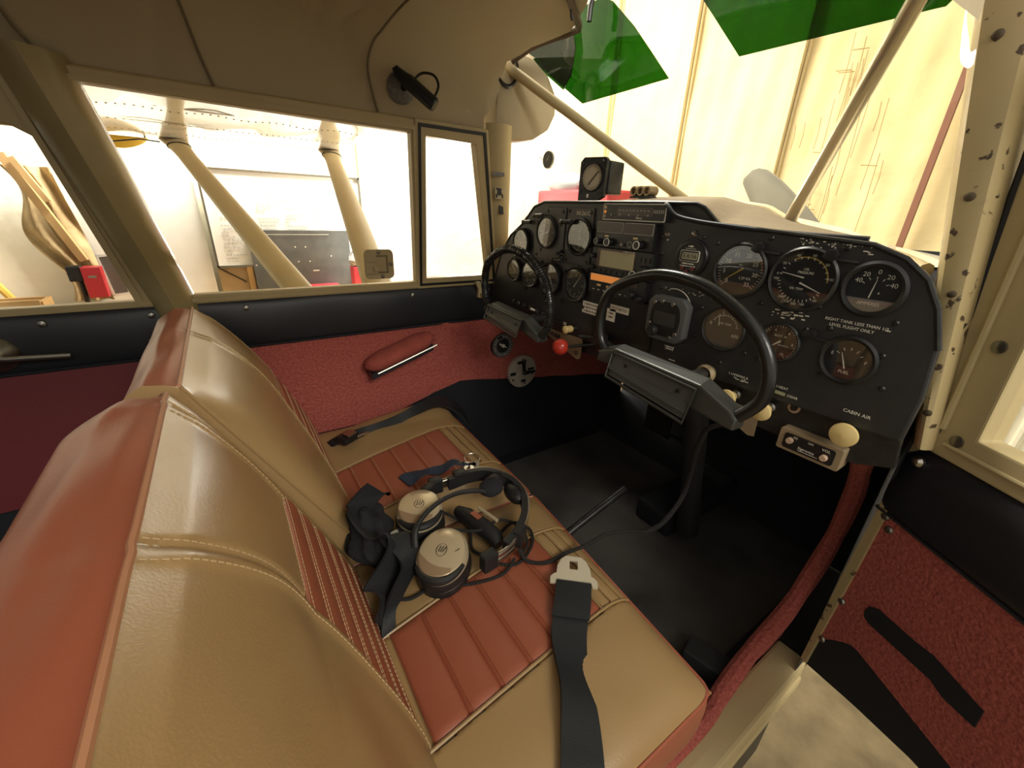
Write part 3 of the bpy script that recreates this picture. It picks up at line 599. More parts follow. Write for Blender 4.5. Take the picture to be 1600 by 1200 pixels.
# control box
m = MB(); m.tube([(.268, .545, .340), (.274, .52, .344), (.284, .48, .344), (.290, .452, .342), (.29, .437, .338)], [.010, .0145, .0155, .0145, .010], 14); cb = m.build('control_module', rubber, hs)
m = MB(); m.tube([(.296, .515, .356), (.306, .47, .356)], .0035, 8); m.build('module_trim', champ, cb)
m = MB(); m.box((.279, .497, .3605), (.010, .02, .002), Matrix.Rotation(.2, 3, 'Z')); m.build('red_label', redl, cb, False)
cordm = mat('braided_cord', (.012, .011, .010), .6, bump=(700, .9, .003))
for P_ in ([(.196, .59, .345), (.24, .56, .34), (.27, .51, .328), (.255, .465, .322), (.275, .44, .322), (.31, .47, .322), (.35, .48, .324), (.365, .45, .322), (.345, .42, .32), (.30, .40, .322), (.262, .42, .33)],
           [(.23, .50, .35), (.27, .47, .352), (.315, .475, .35), (.345, .455, .335), (.34, .425, .325), (.315, .41, .325)],
           [(.10, .45, .325), (.13, .43, .322), (.17, .43, .322), (.22, .405, .322), (.27, .395, .322), (.30, .405, .33)],
           [(.232, .588, .355), (.222, .57, .36), (.215, .552, .36)]):
    m = MB(); m.tube(catmull(P_, 8), .0026, 7); m.build('cord', cordm, hs)
cp_ = catmull([(.312, .412, .340), (.318, .395, .324), (.345, .378, .320), (.385, .376, .321), (.43, .370, .322), (.475, .372, .320), (.54, .368, .30), (.60, .37, .27), (.66, .375, .262), (.715, .378, .30), (.71, .37, .37), (.68, .355, .43), (.66, .34, .475), (.645, .325, .512), (.64, .30, .535)], 8)
m = MB(); m.tube(cp_, [.0034 if i < 56 else .0055 if i < 95 else .0048 for i in range(len(cp_))], 8); m.build('lead_cable', cordm, hs)

# keys and fob ribbon
k = thing('key_ring', 'small ring of keys on the far seat, just behind the headset band', 'keys', (.37, .69, .32))
m = MB(); m.tube([(.383 + .017 * cos(a), .700 + .017 * sin(a), .328 + .002 * sin(a)) for a in lin(0, 2 * pi, 30)[:-1]], .0011, 6, True); m.build('ring', steel, k)
for a, (x, y) in ((-2.4, (.368, .690)), (-2.1, (.374, .684)), (-1.8, (.380, .682))):
    m = MB(); M = Matrix.Translation((x, y, .3265)) @ Matrix.Rotation(a, 4, 'Z'); m.prism([(-.004, -.003), (.0, -.009), (.010, -.009), (.014, -.003), (.040, -.003), (.043, 0), (.040, .003), (.036, .001), (.032, .004), (.014, .004), (.010, .009), (0, .009), (-.004, .003)], -.0009, .0009, M); m.build('key', steel if a < -2 else dsteel, k, False)
r_ = thing('fob_strap', 'dark blue fabric strap attached to the keys on the far seat', 'key fob', (.29, .70, .32))
pts = catmull([(.222, .700, .324), (.235, .702, .326), (.26, .704, .330), (.285, .702, .325), (.31, .700, .326), (.335, .700, .333), (.352, .694, .329), (.362, .690, .327)], 6)
m = MB(); m.ribbon(pts, [(-.25 + .2 * sin(i * .3), 1, .25 * sin(i * .4)) for i in range(len(pts))], [.036 if i < 14 else .026 for i in range(len(pts))], .0013); m.build('strap', mat('navy_webbing', (.018, .030, .055), .7, bump=(700, .5, .001)), r_)
m = MB(); m.lathe([(.002, 0), (.004, .001), (.0055, 0)], Matrix.Translation((.350, .695, .3325)), 14); m.build('eyelet', steel, r_)

# ================================================================ INSTRUMENT PANEL
panel = thing('instrument_panel', 'black instrument panel with rounded ends across the front of the cabin', 'instrument panel', PF(.6, .7))
main = [(.093, .600), (.091, .66), (.097, .72), (.112, .765), (.130, .795), (.155, .815), (.19, .828), (.30, .836), (.395, .842), (.405, .85), (.425, .866), (.44, .872), (.50, .873), (.845, .873), (.885, .862), (.93, .822), (.985, .790), (1.03, .74), (1.062, .67), (1.075, .60), (1.072, .575), (.76, .574), (.50, .584), (.31, .597)]
def pplate(mb, poly, x0, x1): return mb.add([(x0, y, z) for y, z in poly] + [(x1, y, z) for y, z in poly], [tuple(range(len(poly))), tuple(range(len(poly), 2 * len(poly)))[::-1]] + [(i, (i + 1) % len(poly), len(poly) + (i + 1) % len(poly), len(poly) + i) for i in range(len(poly))])
m = MB(); pplate(m, main, .660, .675); m.build('face_plate', panelm, panel, False, bevel=.003)
m = MB(); m.tube([(.661, y, z) for y, z in main[2:20]], .0035, 8); m.build('edge_lip', blkm, panel)
subp = [(.095, .601), (.31, .598), (.50, .585), (.76, .575), (.98, .575), (.98, .548), (.76, .545), (.52, .548), (.34, .545), (.22, .540), (.13, .545), (.09, .56)]
m = MB(); pplate(m, subp, .670, .684); m.build('lower_panel', blkm, panel, False)
sixp = [(.662, .615), (.662, .868), (.83, .868), (.87, .855), (.915, .815), (.97, .785), (1.0, .75), (1.0, .615)]
m = MB(); pplate(m, [(.672, .745), (.672, .862), (.754, .862), (.757, .745)], .6565, .660); m.build('gauge_plate', panelg, panel, False, bevel=.001)
m = MB(); pplate(m, [(.763, .745), (.760, .862), (.83, .862), (.862, .848), (.880, .82), (.872, .745)], .6565, .660); m.build('gauge_plate', panelg, panel, False, bevel=.001)
m = MB(); m.box((.6585, .562, .643), (.004, .16, .108)); m.build('stack_blank', blk, panel, False)
def plabel(txt, size, y, z, mm=white, x=.6595, rot=0, name='lettering'):
    q = MB(); letters(q, txt, size, 0, 0, 0, rot, PF(y, z, x)); return q.build(name, mm, panel)
plabel('N1261C', .0125, .703, .851, white, .6560)
plabel('RIGHT TANK LESS THAN 1/3', .0054, .180, .7325); plabel('LEVEL FLIGHT ONLY', .0054, .183, .7258)
plabel('CABIN AIR', .0065, .144, .618)
def smark(y, z, w, h, n): q = MB(); scribble(q, 0, 0, w, h, n, PF(y, z, .6595), 0); q.build('faded_lettering', labelm, panel)
smark(.735, .604, .012, .003, 4); smark(.735, .600, .012, .003, 4); smark(.60, .600, .014, .002, 6); smark(.43, .604, .014, .002, 7)
plabel('L LANDING R', .0052, .305, .616); plabel('CABIN HEAT', .0055, .246, .620); plabel('CIGAR', .005, .222, .611); smark(.44, .627, .022, .003, 6); smark(.44, .623, .020, .003, 6)
def screw(y, z, r=.0042, x=.6595, mm=blkm):
    q = MB(); M = PF(y, z, x); q.lathe([(1e-4, .0022), (r * .6, .0020), (r, .0004), (r, -.001)], M, 12); q.box(M @ Vector((0, 0, .0022)), (.0006, r * 1.3, .0009), Matrix.Rotation(random.random() * 3, 3, 'X')); q.build('screw', mm, panel)
for (y, z) in ((.497, .818), (.416, .822), (.43, .828), (.47, .745), (.395, .745), (.39, .815), (.31, .828), (.30, .736), (.215, .822), (.205, .79), (.142, .742), (.226, .745), (.393, .71), (.305, .655), (.395, .662), (.283, .652), (.232, .712), (.20, .655), (.142, .70), (.205, .72), (.48, .73), (.49, .79), (.13, .66), (.45, .62), (.34, .628)): screw(y, z, .0036)
screw(.487, .822, .0055, mm=dsteel); screw(.434, .826, .0058, mm=dsteel); screw(.483, .813, .002, mm=steel); screw(.402, .735, .002, mm=steel)
for (y, z) in ((.680, .853), (.748, .855), (.680, .752), (.748, .752), (.690, .828), (.735, .832), (.690, .768), (.77, .853), (.825, .853), (.862, .84), (.77, .752), (.862, .752), (.775, .825), (.845, .765), (.665, .73), (.675, .655), (.75, .725), (.755, .655), (.84, .735), (.83, .66), (.92, .735), (.905, .66), (.97, .73), (.675, .735)): screw(y, z, .0042, .6565)
q = MB()   # chipped paint marks
for i in range(26): q.box((.6597, .262 + random.gauss(0, .010), .727 + random.gauss(0, .003)), (.0006, random.uniform(.001, .006), random.uniform(.0008, .0025)))
for i in range(46): q.box((.6597, random.uniform(.19, .275), .826 + random.gauss(0, .0025)), (.0006, random.uniform(.0006, .003), random.uniform(.0005, .0014)))
for y, z in ((.19, .817), (.196, .82), (.245, .733), (.236, .730), (.146, .731)): q.box((.6597, y, z), (.0006, .005, .0013))
for i in range(14): q.box((.6597, random.uniform(.36, .48), random.uniform(.728, .736)), (.0006, random.uniform(.0006, .004), .0009))
for i in range(16): q.box((.6597, .30 + random.gauss(0, .006), .610 + random.gauss(0, .0015)), (.0006, random.uniform(.001, .004), .0012))
q.build('chipped_paint', labelm, panel)['kind'] = 'stuff'

def gauge(lab, y, z, r, dial=dialm, rimw=.005, name='gauge', cat='gauge', ringm=None, x=.6585, deep=.005):
    t = thing(name, lab, cat, PF(y, z, x))
    q = MB(); q.lathe([(r - .0005, .0015), (r, deep), (r + rimw * .5, deep + .0012), (r + rimw, deep - .001), (r + rimw, -.002)], n=44); q.build('bezel', ringm or (blk if rimw > .006 else blkm), t, local=True)
    q = MB(); q.lathe([(1e-4, .0006), (r, .0006)], n=40); d = q.build('dial', dial, t, local=True)
    q = MB(); q.lathe([(1e-4, deep - .0012), (r, deep - .0012)], n=40); q.build('cover_glass', gm, t, local=True)
    return t, d
def needle(t, ang, ln, w=.0012, mm=white, tail=.25, c=(0, 0), z=.0020):
    q = MB(); a = ang; d = Vector((cos(a), sin(a), 0)); s_ = Vector((-sin(a), cos(a), 0)); o = Vector((c[0], c[1], z))
    q.add([o - d * ln * tail + s_ * w, o + d * ln + s_ * w * .3, o + d * ln - s_ * w * .3, o - d * ln * tail - s_ * w, o - d * ln * tail + s_ * w + Vector((0, 0, .0005)), o + d * ln + s_ * w * .3 + Vector((0, 0, .0005)), o + d * ln - s_ * w * .3 + Vector((0, 0, .0005)), o - d * ln * tail - s_ * w + Vector((0, 0, .0005))], [(0, 1, 2, 3), (7, 6, 5, 4), (0, 4, 5, 1), (1, 5, 6, 2), (2, 6, 7, 3), (3, 7, 4, 0)])
    q.build('needle', mm, t, False, True)
def ticks(q, r0, r1, a0, a1, n, w=.0004, skip=0):
    for i in range(n + 1):
        a = radians(lerp(a0, a1, i / n)); rr = r0 if skip == 0 or i % skip else r0 - (r1 - r0) * .6
        d = Vector((cos(a), sin(a), 0)); q.box(d * (rr + r1) / 2 + Vector((0, 0, .0009)), (r1 - rr, w * 2, .0003), Matrix.Rotation(a, 3, 'Z'))
def arc(q, r, a0, a1, w, z=.0009): q.lathe([(r - w, z), (r + w, z)], n=24, a0=radians(a0), a1=radians(a1))
def marks(d, fn, mm=white, name='markings'):
    q = MB(); fn(q); q.build(name, mm, d, True, True)
# --- right side gauges
def mp(q):
    ticks(q, .031, .0345, 225, -45, 35, .00035, 5)
    for s_, a in (('0', 225), ('5', 187), ('10', 150), ('15', 112), ('20', 68), ('25', 28), ('30', -10), ('35', -52)): letters(q, s_, .0092, .0245 * cos(radians(a)), .0245 * sin(radians(a)), .001)
    letters(q, 'M.P.', .0035, 0, .008, .001); letters(q, '1.29 RA', .0058, .010, -.0105, .001)
t, d = gauge('round black gauge numbered 0 to 35, between the hour meter and the oil gauge', .3435, .778, .037, mat('dial_charcoal', (.035, .034, .032), .6)); marks(d, mp); needle(t, radians(218), .027, .0013, ywm)
q = MB(); arc(q, .0335, 5, 60, .0008); q.build('red_arc', redl, d, local=True)
def op(q):
    ticks(q, .0275, .031, 170, 10, 10, .0005); ticks(q, .0275, .031, 190, 325, 14, .0004)
    letters(q, 'OIL\nPRESSURE', .0046, .002, .012, .001); letters(q, 'OIL TEMP', .0042, -.004, -.0125, .001)
    for s_, a in (('0', 172), ('20', 145), ('40', 112), ('60', 78), ('80', 42), ('100', 8), ('100', 184), ('240', 232), ('220', 250), ('200', 266), ('180', 284), ('60', 312)): letters(q, s_, .005, .0335 * cos(radians(a)), .0335 * sin(radians(a)), .001)
t, d = gauge('large round oil pressure and oil temperature gauge with a yellow arc', .255, .777, .039); marks(d, op); needle(t, radians(172), .024, .0009, c=(-.004, .004)); needle(t, radians(-20), .024, .0011, c=(.004, -.006))
q = MB(); arc(q, .0300, 0, 120, .0008); q.build('yellow_arc', ywm, d, local=True)
def am(q):
    for s_, a in (('40', 158), ('20', 128), ('0', 88), ('20', 48), ('40', 15)): letters(q, s_, .0078, .0190 * cos(radians(a)), .0190 * sin(radians(a)) + .002, .001)
    letters(q, '-   +', .006, .003, -.004, .001); ticks(q, .0125, .0155, 150, 30, 4, .0004)
t, d = gauge('ammeter gauge, white numbers 40 20 0 20 40, at the right end of the panel', .1745, .777, .0275, rimw=.007); marks(d, am); needle(t, radians(84), .018, .0008, c=(-.001, -.006))
q = MB(); q.add([(.027 * cos(radians(a)), .027 * sin(radians(a)), .0012) for a in lin(206, 334, 20)], [tuple(range(20))]); q.build('grey_band', mat('grey_band', (.20, .21, .19), .5), d, local=True)
marks(d, lambda q: letters(q, 'AMPERES', .0058, 0, -.0175, .0016), white, 'lettering')
t = thing('hour_meter', 'round digital timer with a small grey display reading 5.6:16', 'timer', PF(.4315, .787, .6585))
q = MB(); q.lathe([(1e-4, .004), (.024, .004), (.026, .0045), (.030, .003), (.032, 0), (.032, -.002)], n=44); q.build('case', blk, t, local=True)
q = MB(); q.prism(rrect(.036, .018, .003), .0036, .0052, Matrix.Translation((0, .004, 0))); q.build('display_frame', white, t, False, True)
q = MB(); q.prism(rrect(.034, .0165, .003), .004, .0056, Matrix.Translation((0, .004, 0))); q.build('display_surround', blk, t, False, True)
q = MB(); q.prism(rrect(.029, .0115, .001), .004, .0060, Matrix.Translation((.001, .004, 0))); sc_ = q.build('display', lcd, t, False, True)
q = MB(); letters(q, '5.6:16', .0105, .001, .004, .0062); q.build('digits', blk, sc_, local=True)
q = MB(); scribble(q, 0, -.0085, .024, .0022, 9, None, .0052); scribble(q, 0, .0195, .010, .0026, 3, None, .0052); q.box((0, .0158, .0052), (.02, .0006, .0003)); scribble(q, 0, -.0125, .030, .0016, 7, None, .0052); q.build('lettering', white, t, local=True)
for a, b_ in ((-.010, -.0165), (.010, -.0165), (0, -.021)):
    q = MB(); q.cyl(.0030, .003, .0075, Matrix.Translation((a, b_, 0)), 12); q.build('button', mat('maroon_button', (.12, .02, .02), .4), t, local=True)
def ot(q):
    arc(q, .0215, 15, 150, .0003); ticks(q, .0215, .0245, 150, 15, 12, .0003, 4)
    for s_, u, v_, k_ in (('0', -.0235, .005, .008), ('2', -.006, .0255, .006), ('600', .021, -.008, .008), ('OIL TEMP', .001, .008, .0048)): letters(q, s_, k_, u, v_, .001)
t, d = gauge('warm grey oil temperature gauge seen through the near control wheel', .3465, .685, .033, dialg, .004); marks(d, ot); needle(t, radians(98), .013, .0007, c=(-.0095, .010), tail=.5)
def su(q):
    ticks(q, .0225, .0250, 240, -60, 30, .0003, 5)
    for s_, a in (('2', 175), ('4', 118), ('6', 55), ('8', 0), ('10', -65)): letters(q, s_, .0055, .0185 * cos(radians(a)), .0185 * sin(radians(a)), .001)
    letters(q, 'SUCT  N', .0045, 0, .009, .001); q.box((.007, -.004, .001), (.014, .0006, .0003))
t, d = gauge('small suction gauge numbered 2 to 10, left of the fuel gauge', .2605, .686, .0255, mat('dial_brown', (.035, .022, .018), .55), .004); marks(d, su); needle(t, radians(222), .017, .0012, tail=.2)
def fu(q):
    letters(q, 'E', .006, -.019, .005, .001); letters(q, 'F', .006, .019, .001, .001); letters(q, 'FUEL', .0058, 0, -.017, .001)
    for a in (150, 120, 90, 60, 32): d_ = Vector((cos(radians(a)), sin(radians(a)), 0)); q.box(d_ * .0150 + Vector((0, 0, .001)), (.004, .0007, .0003), Matrix.Rotation(radians(a), 3, 'Z'))
t, d = gauge('fuel gauge marked E and F, lowest on the right end of the panel', .1735, .685, .0265, rimw=.0065); marks(d, fu); needle(t, radians(112), .020, .0009, c=(-.001, -.010), tail=.1)
# --- left side gauges
refl = mat('dial_ivory_black', (.022, .022, .022), .5)
def stdm(q):
    ticks(q, .0265, .030, 0, 354, 36, .0004, 3)
    for i, a in enumerate(range(90, -270, -45)): letters(q, str(i), .0065, .021 * cos(radians(a)), .021 * sin(radians(a)), .001)
LG = [(.925, .776, .030, 'leftmost gauge of the top row, partly behind the far control wheel'), (.821, .806, .032, 'upper row gauge with a cut top corner, second from the left edge of the panel'), (.706, .803, .034, 'tall looking round gauge under the registration N1261C'),
      (.952, .702, .026, 'leftmost gauge of the lower row inside the far control wheel'), (.878, .702, .030, 'second lower row gauge, crossed by the far control wheel rim'), (.797, .702, .033, 'third lower row gauge, just right of the far control wheel rim'), (.706, .700, .034, 'fourth lower row gauge with a slanted white needle, left of the orange display')]
for i, (y, z, r, lab) in enumerate(LG):
    t, d = gauge(lab, y, z, r, refl, .005, x=.6555, deep=.007)
    marks(d, stdm); needle(t, radians([60, 200, 80, 140, 20, 300, 55][i]), r * .75, .0010)
    if i in (1, 2): q = MB(); q.box((0, -r * .55 if i == 1 else 0, .0015), (r * 1.1, .008 if i == 1 else .0015, .001)); q.build('index_bar', blk, t, False, True)
# small lamp posts on the gauges
pi_ = 0
for (y, z, lab) in ((.855, .842, 'stubby black post light above the second upper gauge'), (.90, .826, 'stubby black post light above the leftmost upper gauge'), (.752, .832, 'black post light beside the gauge under the registration'), (.775, .748, 'black post light above the lower row, right of the far wheel'), (.925, .742, 'black post light inside the far control wheel')):
    t = thing('post_light', lab, 'panel light', PF(y, z, .655), 'panel post lights'); q = MB(); q.tube([(0, 0, 0), (0, 0, .010), (.003, 0, .014), (.030, .001, .015)], .0048, 10); q.build('lamp_body', blkm, t, local=True)
    q = MB(); q.cyl(.0052, .0, .003, Matrix.Translation((-.002, 0, .014)) @ Matrix.Rotation(-pi / 2, 4, 'Y'), 10); q.build('cap', dsteel, t, local=True)
for (y, z, lab) in ((.322, .812, 'black eyebrow light with long shadow above the gauge numbered 0 to 35'), (.228, .811, 'black eyebrow light above the oil pressure gauge'), (.223, .707, 'black eyebrow light above the suction gauge')):
    t = thing('eyebrow_light', lab, 'panel light', PF(y, z, .659), 'eyebrow lights'); q = MB(); q.prism(catmull([(-.009, -.002, 0), (-.005, .007, 0), (.004, .008, 0), (.008, .001, 0), (.002, -.006, 0)], 4, True), .003, .009); q.v = [(a, b_, c) for a, b_, c in q.v]; q.build('hood', blk, t, local=True, bevel=.001)
    q = MB(); q.tube([(.004, -.004, .002), (.030, -.005, .002)], .0022, 8); q.build('stem', blkm, t, local=True)
t = thing('panel_knob', 'small black knob on the plate between the two upper left gauges', 'knob', PF(.765, .764, .656)); q = MB(); q.cyl(.007, 0, .008, n=16); q.cyl(.0035, .006, .016, n=12); q.build('knob_body', blk, t, local=True); q = MB(); q.tube([(.004, 0, .010), (.024, -.002, .010)], .0016, 6); q.build('arm', blk, t, local=True)
# --- centre stack
def unit(name, lab, cat, y0, z0, y1, z1, x=.654, mm=blk, dep=.006):
    t = thing(name, lab, cat, PF((y0 + y1) / 2, (z0 + z1) / 2, x)); w, h_ = abs(y0 - y1), abs(z0 - z1)
    q = MB(); q.box((0, 0, 0), (w, h_, dep * 2)); q.build('face', mm, t, False, True, .001); return t, w, h_
FZ = .0062
def fbox(t, name, u, v, w, h_, mm, z=FZ, th=.0012, parent=None): q = MB(); q.box((u, v, z), (w, h_, th)); return q.build(name, mm, parent or t, False, True)
def fknob(t, u, v, r, mm=blk, ln=.010, ringc=None, z=.006):
    q = MB(); q.lathe([(r, z), (r, z + ln * .7), (r * .85, z + ln), (1e-4, z + ln)], Matrix.Translation((u, v, 0)), 18); k_ = q.build('knob', mm, t, local=True)
    if ringc: q = MB(); q.tube([(u + r * .95 * cos(a), v + r * .95 * sin(a), z + ln) for a in lin(0, 2 * pi, 20)[:-1]], .0007, 5, True); q.build('knob_ring', ringc, k_, local=True)
t, w, h_ = unit('radio', 'wide flat radio at the top of the centre stack with a pale outlined face', 'radio', .637, .871, .488, .841)
q = MB(); q.prism(rrect(w, h_, .002), .0055, .0066); q.build('outline', white, t, False, True); q = MB(); q.prism(rrect(w - .004, h_ - .0035, .002), .006, .0072); q.build('dark_face', blk, t, False, True)
fbox(t, 'dial_window', .006, .001, .085, .014, lcdoff, .0074); q = MB()
for i in range(9): q.box((-.03 + i * .0085, .003, .0082), (.004, .0008, .0004))
for i in range(6): q.box((.05 + i * .004, .002, .0078), (.0008, .006, .0004))
letters(q, 'Narco', .0058, .018, -.0095, .0078); q.build('lettering', white, t, local=True)
for i, mm in enumerate((ivory, amber, lcd)): fbox(t, 'side_button', -.068, .008 - i * .008, .005, .005, mm, .0076)
for i in range(5): fknob(t, -.05 + i * .022, -.005, .0018, dsteel, .002, z=.007)
t, w, h_ = unit('radio', 'twin window navigation and communication radio below the top radio', 'radio', .652, .838, .505, .790)
for u in (-.036, .036): fbox(t, 'window_outline', u, .0135, .068, .020, labelm, .0058); fbox(t, 'display', u, .0135, .0665, .0185, lcdoff, .0064)
for u, r in ((-.060, .0055), (-.030, .0075), (.045, .0075), (.030, .0055)): fknob(t, u, -.014, r, blk, .012, white if r > .006 else dsteel)
fknob(t, .004, -.016, .003, dsteel, .006); fbox(t, 'button', -.042, -.003, .010, .003, ivory, .0066); fbox(t, 'button', .032, -.003, .010, .003, ivory, .0066)
fbox(t, 'button', .060, -.004, .010, .003, lcdoff, .0066); fbox(t, 'button', -.058, -.003, .014, .003, lcdoff, .0066)
t, w, h_ = unit('gps_receiver', 'navigation receiver with a blank grey green screen and a row of keys', 'gps', .655, .788, .498, .737)
fbox(t, 'screen_bezel', -.014, .006, .100, .036, mat('brown_bezel', (.11, .065, .05), .4), .0062); fbox(t, 'screen', -.010, .005, .088, .031, mat('lcd_green', (.42, .38, .22), .3), .0074)
for i in range(6): fbox(t, 'key', -.055 + i * .015, -.0195, .011, .006, blkm, .0072, .003)
for i in range(3): fbox(t, 'key', .048 + i * .010, .012, .0075, .008, blkm, .0072, .003)
fknob(t, .044, -.017, .0085, blk, .012, white); fknob(t, .060, -.008, .010, blk, .012); fknob(t, -.074, .008, .005, blk, .008); fknob(t, -.074, -.014, .005, blk, .008)
q = MB(); scribble(q, .02, .0225, .03, .002, 6, None, .0068); q.build('lettering', labelm, t, local=True)
t, w, h_ = unit('transponder', 'slim transponder with a glowing orange display under the blank screen', 'transponder', .657, .736, .505, .694)
fbox(t, 'display_outline', -.024, .0125, .096, .0145, labelm, .0058); fbox(t, 'display', -.026, .0125, .090, .0125, amber, .0066); fbox(t, 'display_blank', .040, .0125, .030, .0125, lcdoff, .0066)
for u in (-.045, -.018): fbox(t, 'button', u, -.002, .009, .004, ivory, .0068, .003)
fknob(t, .045, -.008, .008, blk, .010); fknob(t, .066, -.012, .006, blk, .010); q = MB()
for i in range(7): scribble(q, -.06 + i * .015, -.012, .006, .002, 3, None, .0064)
q.build('lettering', labelm, t, local=True)
# paper labels
for (lab, y, z, w, h_, txt) in (('paper label with two lines of print left of the near wheel rim', .650, .657, .054, .026, 3), ('upper white paper label to the right of the near wheel rim', .569, .671, .050, .014, 'PROHIBITED'), ('lower white paper label just above the ignition switch', .590, .655, .024, .026, 2)):
    t = thing('paper_label', lab, 'label', PF(y, z, .6562), 'paper labels'); q = MB(); q.box((0, 0, 0), (w, h_, .0006)); q.build('paper', labelm, t, False, True); q = MB()
    if isinstance(txt, str): letters(q, txt, .0078, 0, 0, .0005, -.03)
    else:
        for i in range(txt): scribble(q, 0, (i - (txt - 1) / 2) * -.0078, w * (.8 if txt == 3 else .6), .0036, 8 if txt == 3 else 4, None, .0005)
    q.build('print', mat('faded_ink', (.16, .13, .10), .7), t, local=True)
t, w, h_ = unit('blank_cover', 'small matt black square cover beside the paper labels', 'cover', .574, .661, .535, .635, .657, blackc, .002)
# square instrument on the lower centre of the panel
t = thing('course_indicator', 'square black instrument with clipped corners, framed by the near control wheel', 'gauge', PF(.447, .680, .645))
q = MB(); q.prism([(-.040, -.028), (-.028, -.040), (.028, -.040), (.040, -.028), (.040, .028), (.028, .040), (-.028, .040), (-.040, .028)], -.014, .006); q.build('housing', panelg, t, local=True, bevel=.003)
q = MB(); q.prism(catmull([(-.031, .0), (-.024, .026), (.0, .031), (.024, .026), (.031, 0), (.024, -.026), (0, -.031), (-.024, -.026)] and [(-.031, 0, 0), (-.024, .026, 0), (0, .031, 0), (.024, .026, 0), (.031, 0, 0), (.024, -.026, 0), (0, -.031, 0), (-.024, -.026, 0)], 4, True), .004, .0068); q.build('face', blk, t, False, True)
fbox(t, 'window', .0, .001, .044, .024, mat('smoke_window', (.035, .035, .036), .35), .0075)
for u, v in ((-.026, .027), (-.010, .031), (.012, .029), (-.031, -.012), (.026, -.022), (.017, -.030)): fknob(t, u, v, .0038, dsteel, .003, z=.005)
fknob(t, -.018, -.024, .0095, blkm, .012)
q = MB(); q.tube([(.037 * cos(a), .037 * sin(a) + .016, -.012) for a in lin(.1, 1.9, 20)], .0007, 5); q.build('scratched_ring', labelm, t, local=True)

# --- knobs along the lower edge
def pull(lab, y, z, r=.015, ln=.045, face=.022, mm=ivory, cat='knob', name='pull_knob', group='cream pull knobs'):
    t = thing(name, lab, cat, PF(y, z, .672), group); q = MB(); q.lathe([(.0075, 0), (.0075, .010), (.005, .012), (.005, ln - .016)], n=18); q.build('shaft', dsteel, t, local=True)
    q = MB(); q.lathe([(.0075, ln - .020), (.0085, ln - .014), (r * .75, ln - .008), (r, ln - .003), (r * .96, ln + .001), (r * .6, ln + .0035), (1e-4, ln + .0045)], n=30); q.build('knob_head', mm, t, local=True); return t
pull('large cream pull knob under the cabin air lettering, far right', .145, .590, .0165, .03)
pull('large cream pull knob right of the near control wheel', .247, .583, .0145, .04)
pull('cream pull knob half hidden by the near control wheel rim', .302, .583, .0145, .04)
pull('cream pull knob just above the end of the near wheel bar', .530, .592, .0105, .045)
pull('slim cream pull knob above the red mixture knob', .697, .600, .0095, .045)
t = thing('primer_knob', 'small knob with a brass collar between the near wheel and the cream knob', 'knob', PF(.502, .588, .672)); q = MB(); q.lathe([(.011, 0), (.011, .008), (.007, .010), (.007, .02), (1e-4, .02)], n=20); q.build('collar', mat('brass', (.45, .30, .12), .35, .9), t, local=True); fknob(t, 0, 0, .008, blk, .008, z=.02)
for (lab, y, z) in (('pale ringed jack under the near control wheel bar, left', .447, .596), ('pale ringed jack right of the cabin heat lettering', .2175, .594)):
    t = thing('ringed_jack', lab, 'switch', PF(y, z, .669), 'ringed jacks'); q = MB(); q.lathe([(.0045, .001), (.0050, .003), (.0085, .003), (.0085, 0)], n=22); q.build('ring', mat('aged_ring', (.40, .26, .17), .5), t, local=True); q = MB(); q.cyl(.0042, 0, .006, n=14); q.build('socket', blk, t, local=True)
# throttle with red knob plate
t = thing('mixture_control', 'red ball knob in front of a tan plate with black switches', 'control knob', PF(.72, .560, .66)); q = MB(); q.prism([(-.100, .004), (-.092, .018), (.046, .020), (.050, .010), (.046, -.030), (.036, -.034)], -.002, .0); q.build('tan_plate', browntan, t, False, True)
q = MB(); q.tube([(.09, .018, -.01), (.055, .008, .02), (.030, .001, .045)], .0035, 8); q.build('rod', blkm, t, local=True)
q = MB(); q.lathe([(1e-4, -.019), (.010, -.0165), (.017, -.009), (.0195, 0), (.017, .010), (.010, .0165), (1e-4, .0185)], Matrix.Translation((.026, .001, .045)), 26); q.build('red_knob', redp, t, local=True)
for i in range(4): fknob(t, -.072 + i * .013, .008 - i * .001, .0038, blk, .008, dsteel if i else None, 0)
fknob(t, .035, -.018, .005, dsteel, .006, z=0)
t = thing('ignition_switch', 'round ignition switch with a metal collar left of the near wheel', 'switch', PF(.625, .600, .665)); q = MB(); q.lathe([(.006, .006), (.010, .008), (.0115, .004), (.0115, 0)], n=22); q.build('collar', dsteel, t, local=True); fknob(t, 0, 0, .006, browntan, .009, z=0)
t = thing('jack_plate', 'small tan plate with a black plug behind the near wheel rim, right', 'plate', PF(.286, .545, .668)); q = MB(); q.prism([(-.030, -.005), (-.028, .022), (.024, .020), (.026, -.022), (.016, -.024)], -.001, .001); q.build('plate', browntan, t, False, True); q = MB(); q.tube([(-.002, -.004, 0), (-.008, -.006, .03)], .006, 10); q.build('plug', blk, t, local=True)
t = thing('intercom', 'intercom box with black face and VOL lettering hanging under the panel', 'intercom', PF(.1795, .548, .652)); q = MB(); q.prism(rrect(.082, .034, .003), -.03, 0); q.build('case', browntan, t, False, True, .001); q = MB(); q.prism(rrect(.066, .024, .004), 0, .0015); q.build('face', blk, t, False, True)
for u, v in ((-.024, .002), (.022, -.003)): fknob(t, u, v, .0048, mat('pinkish_knob', (.55, .38, .28), .5), .006, z=.001)
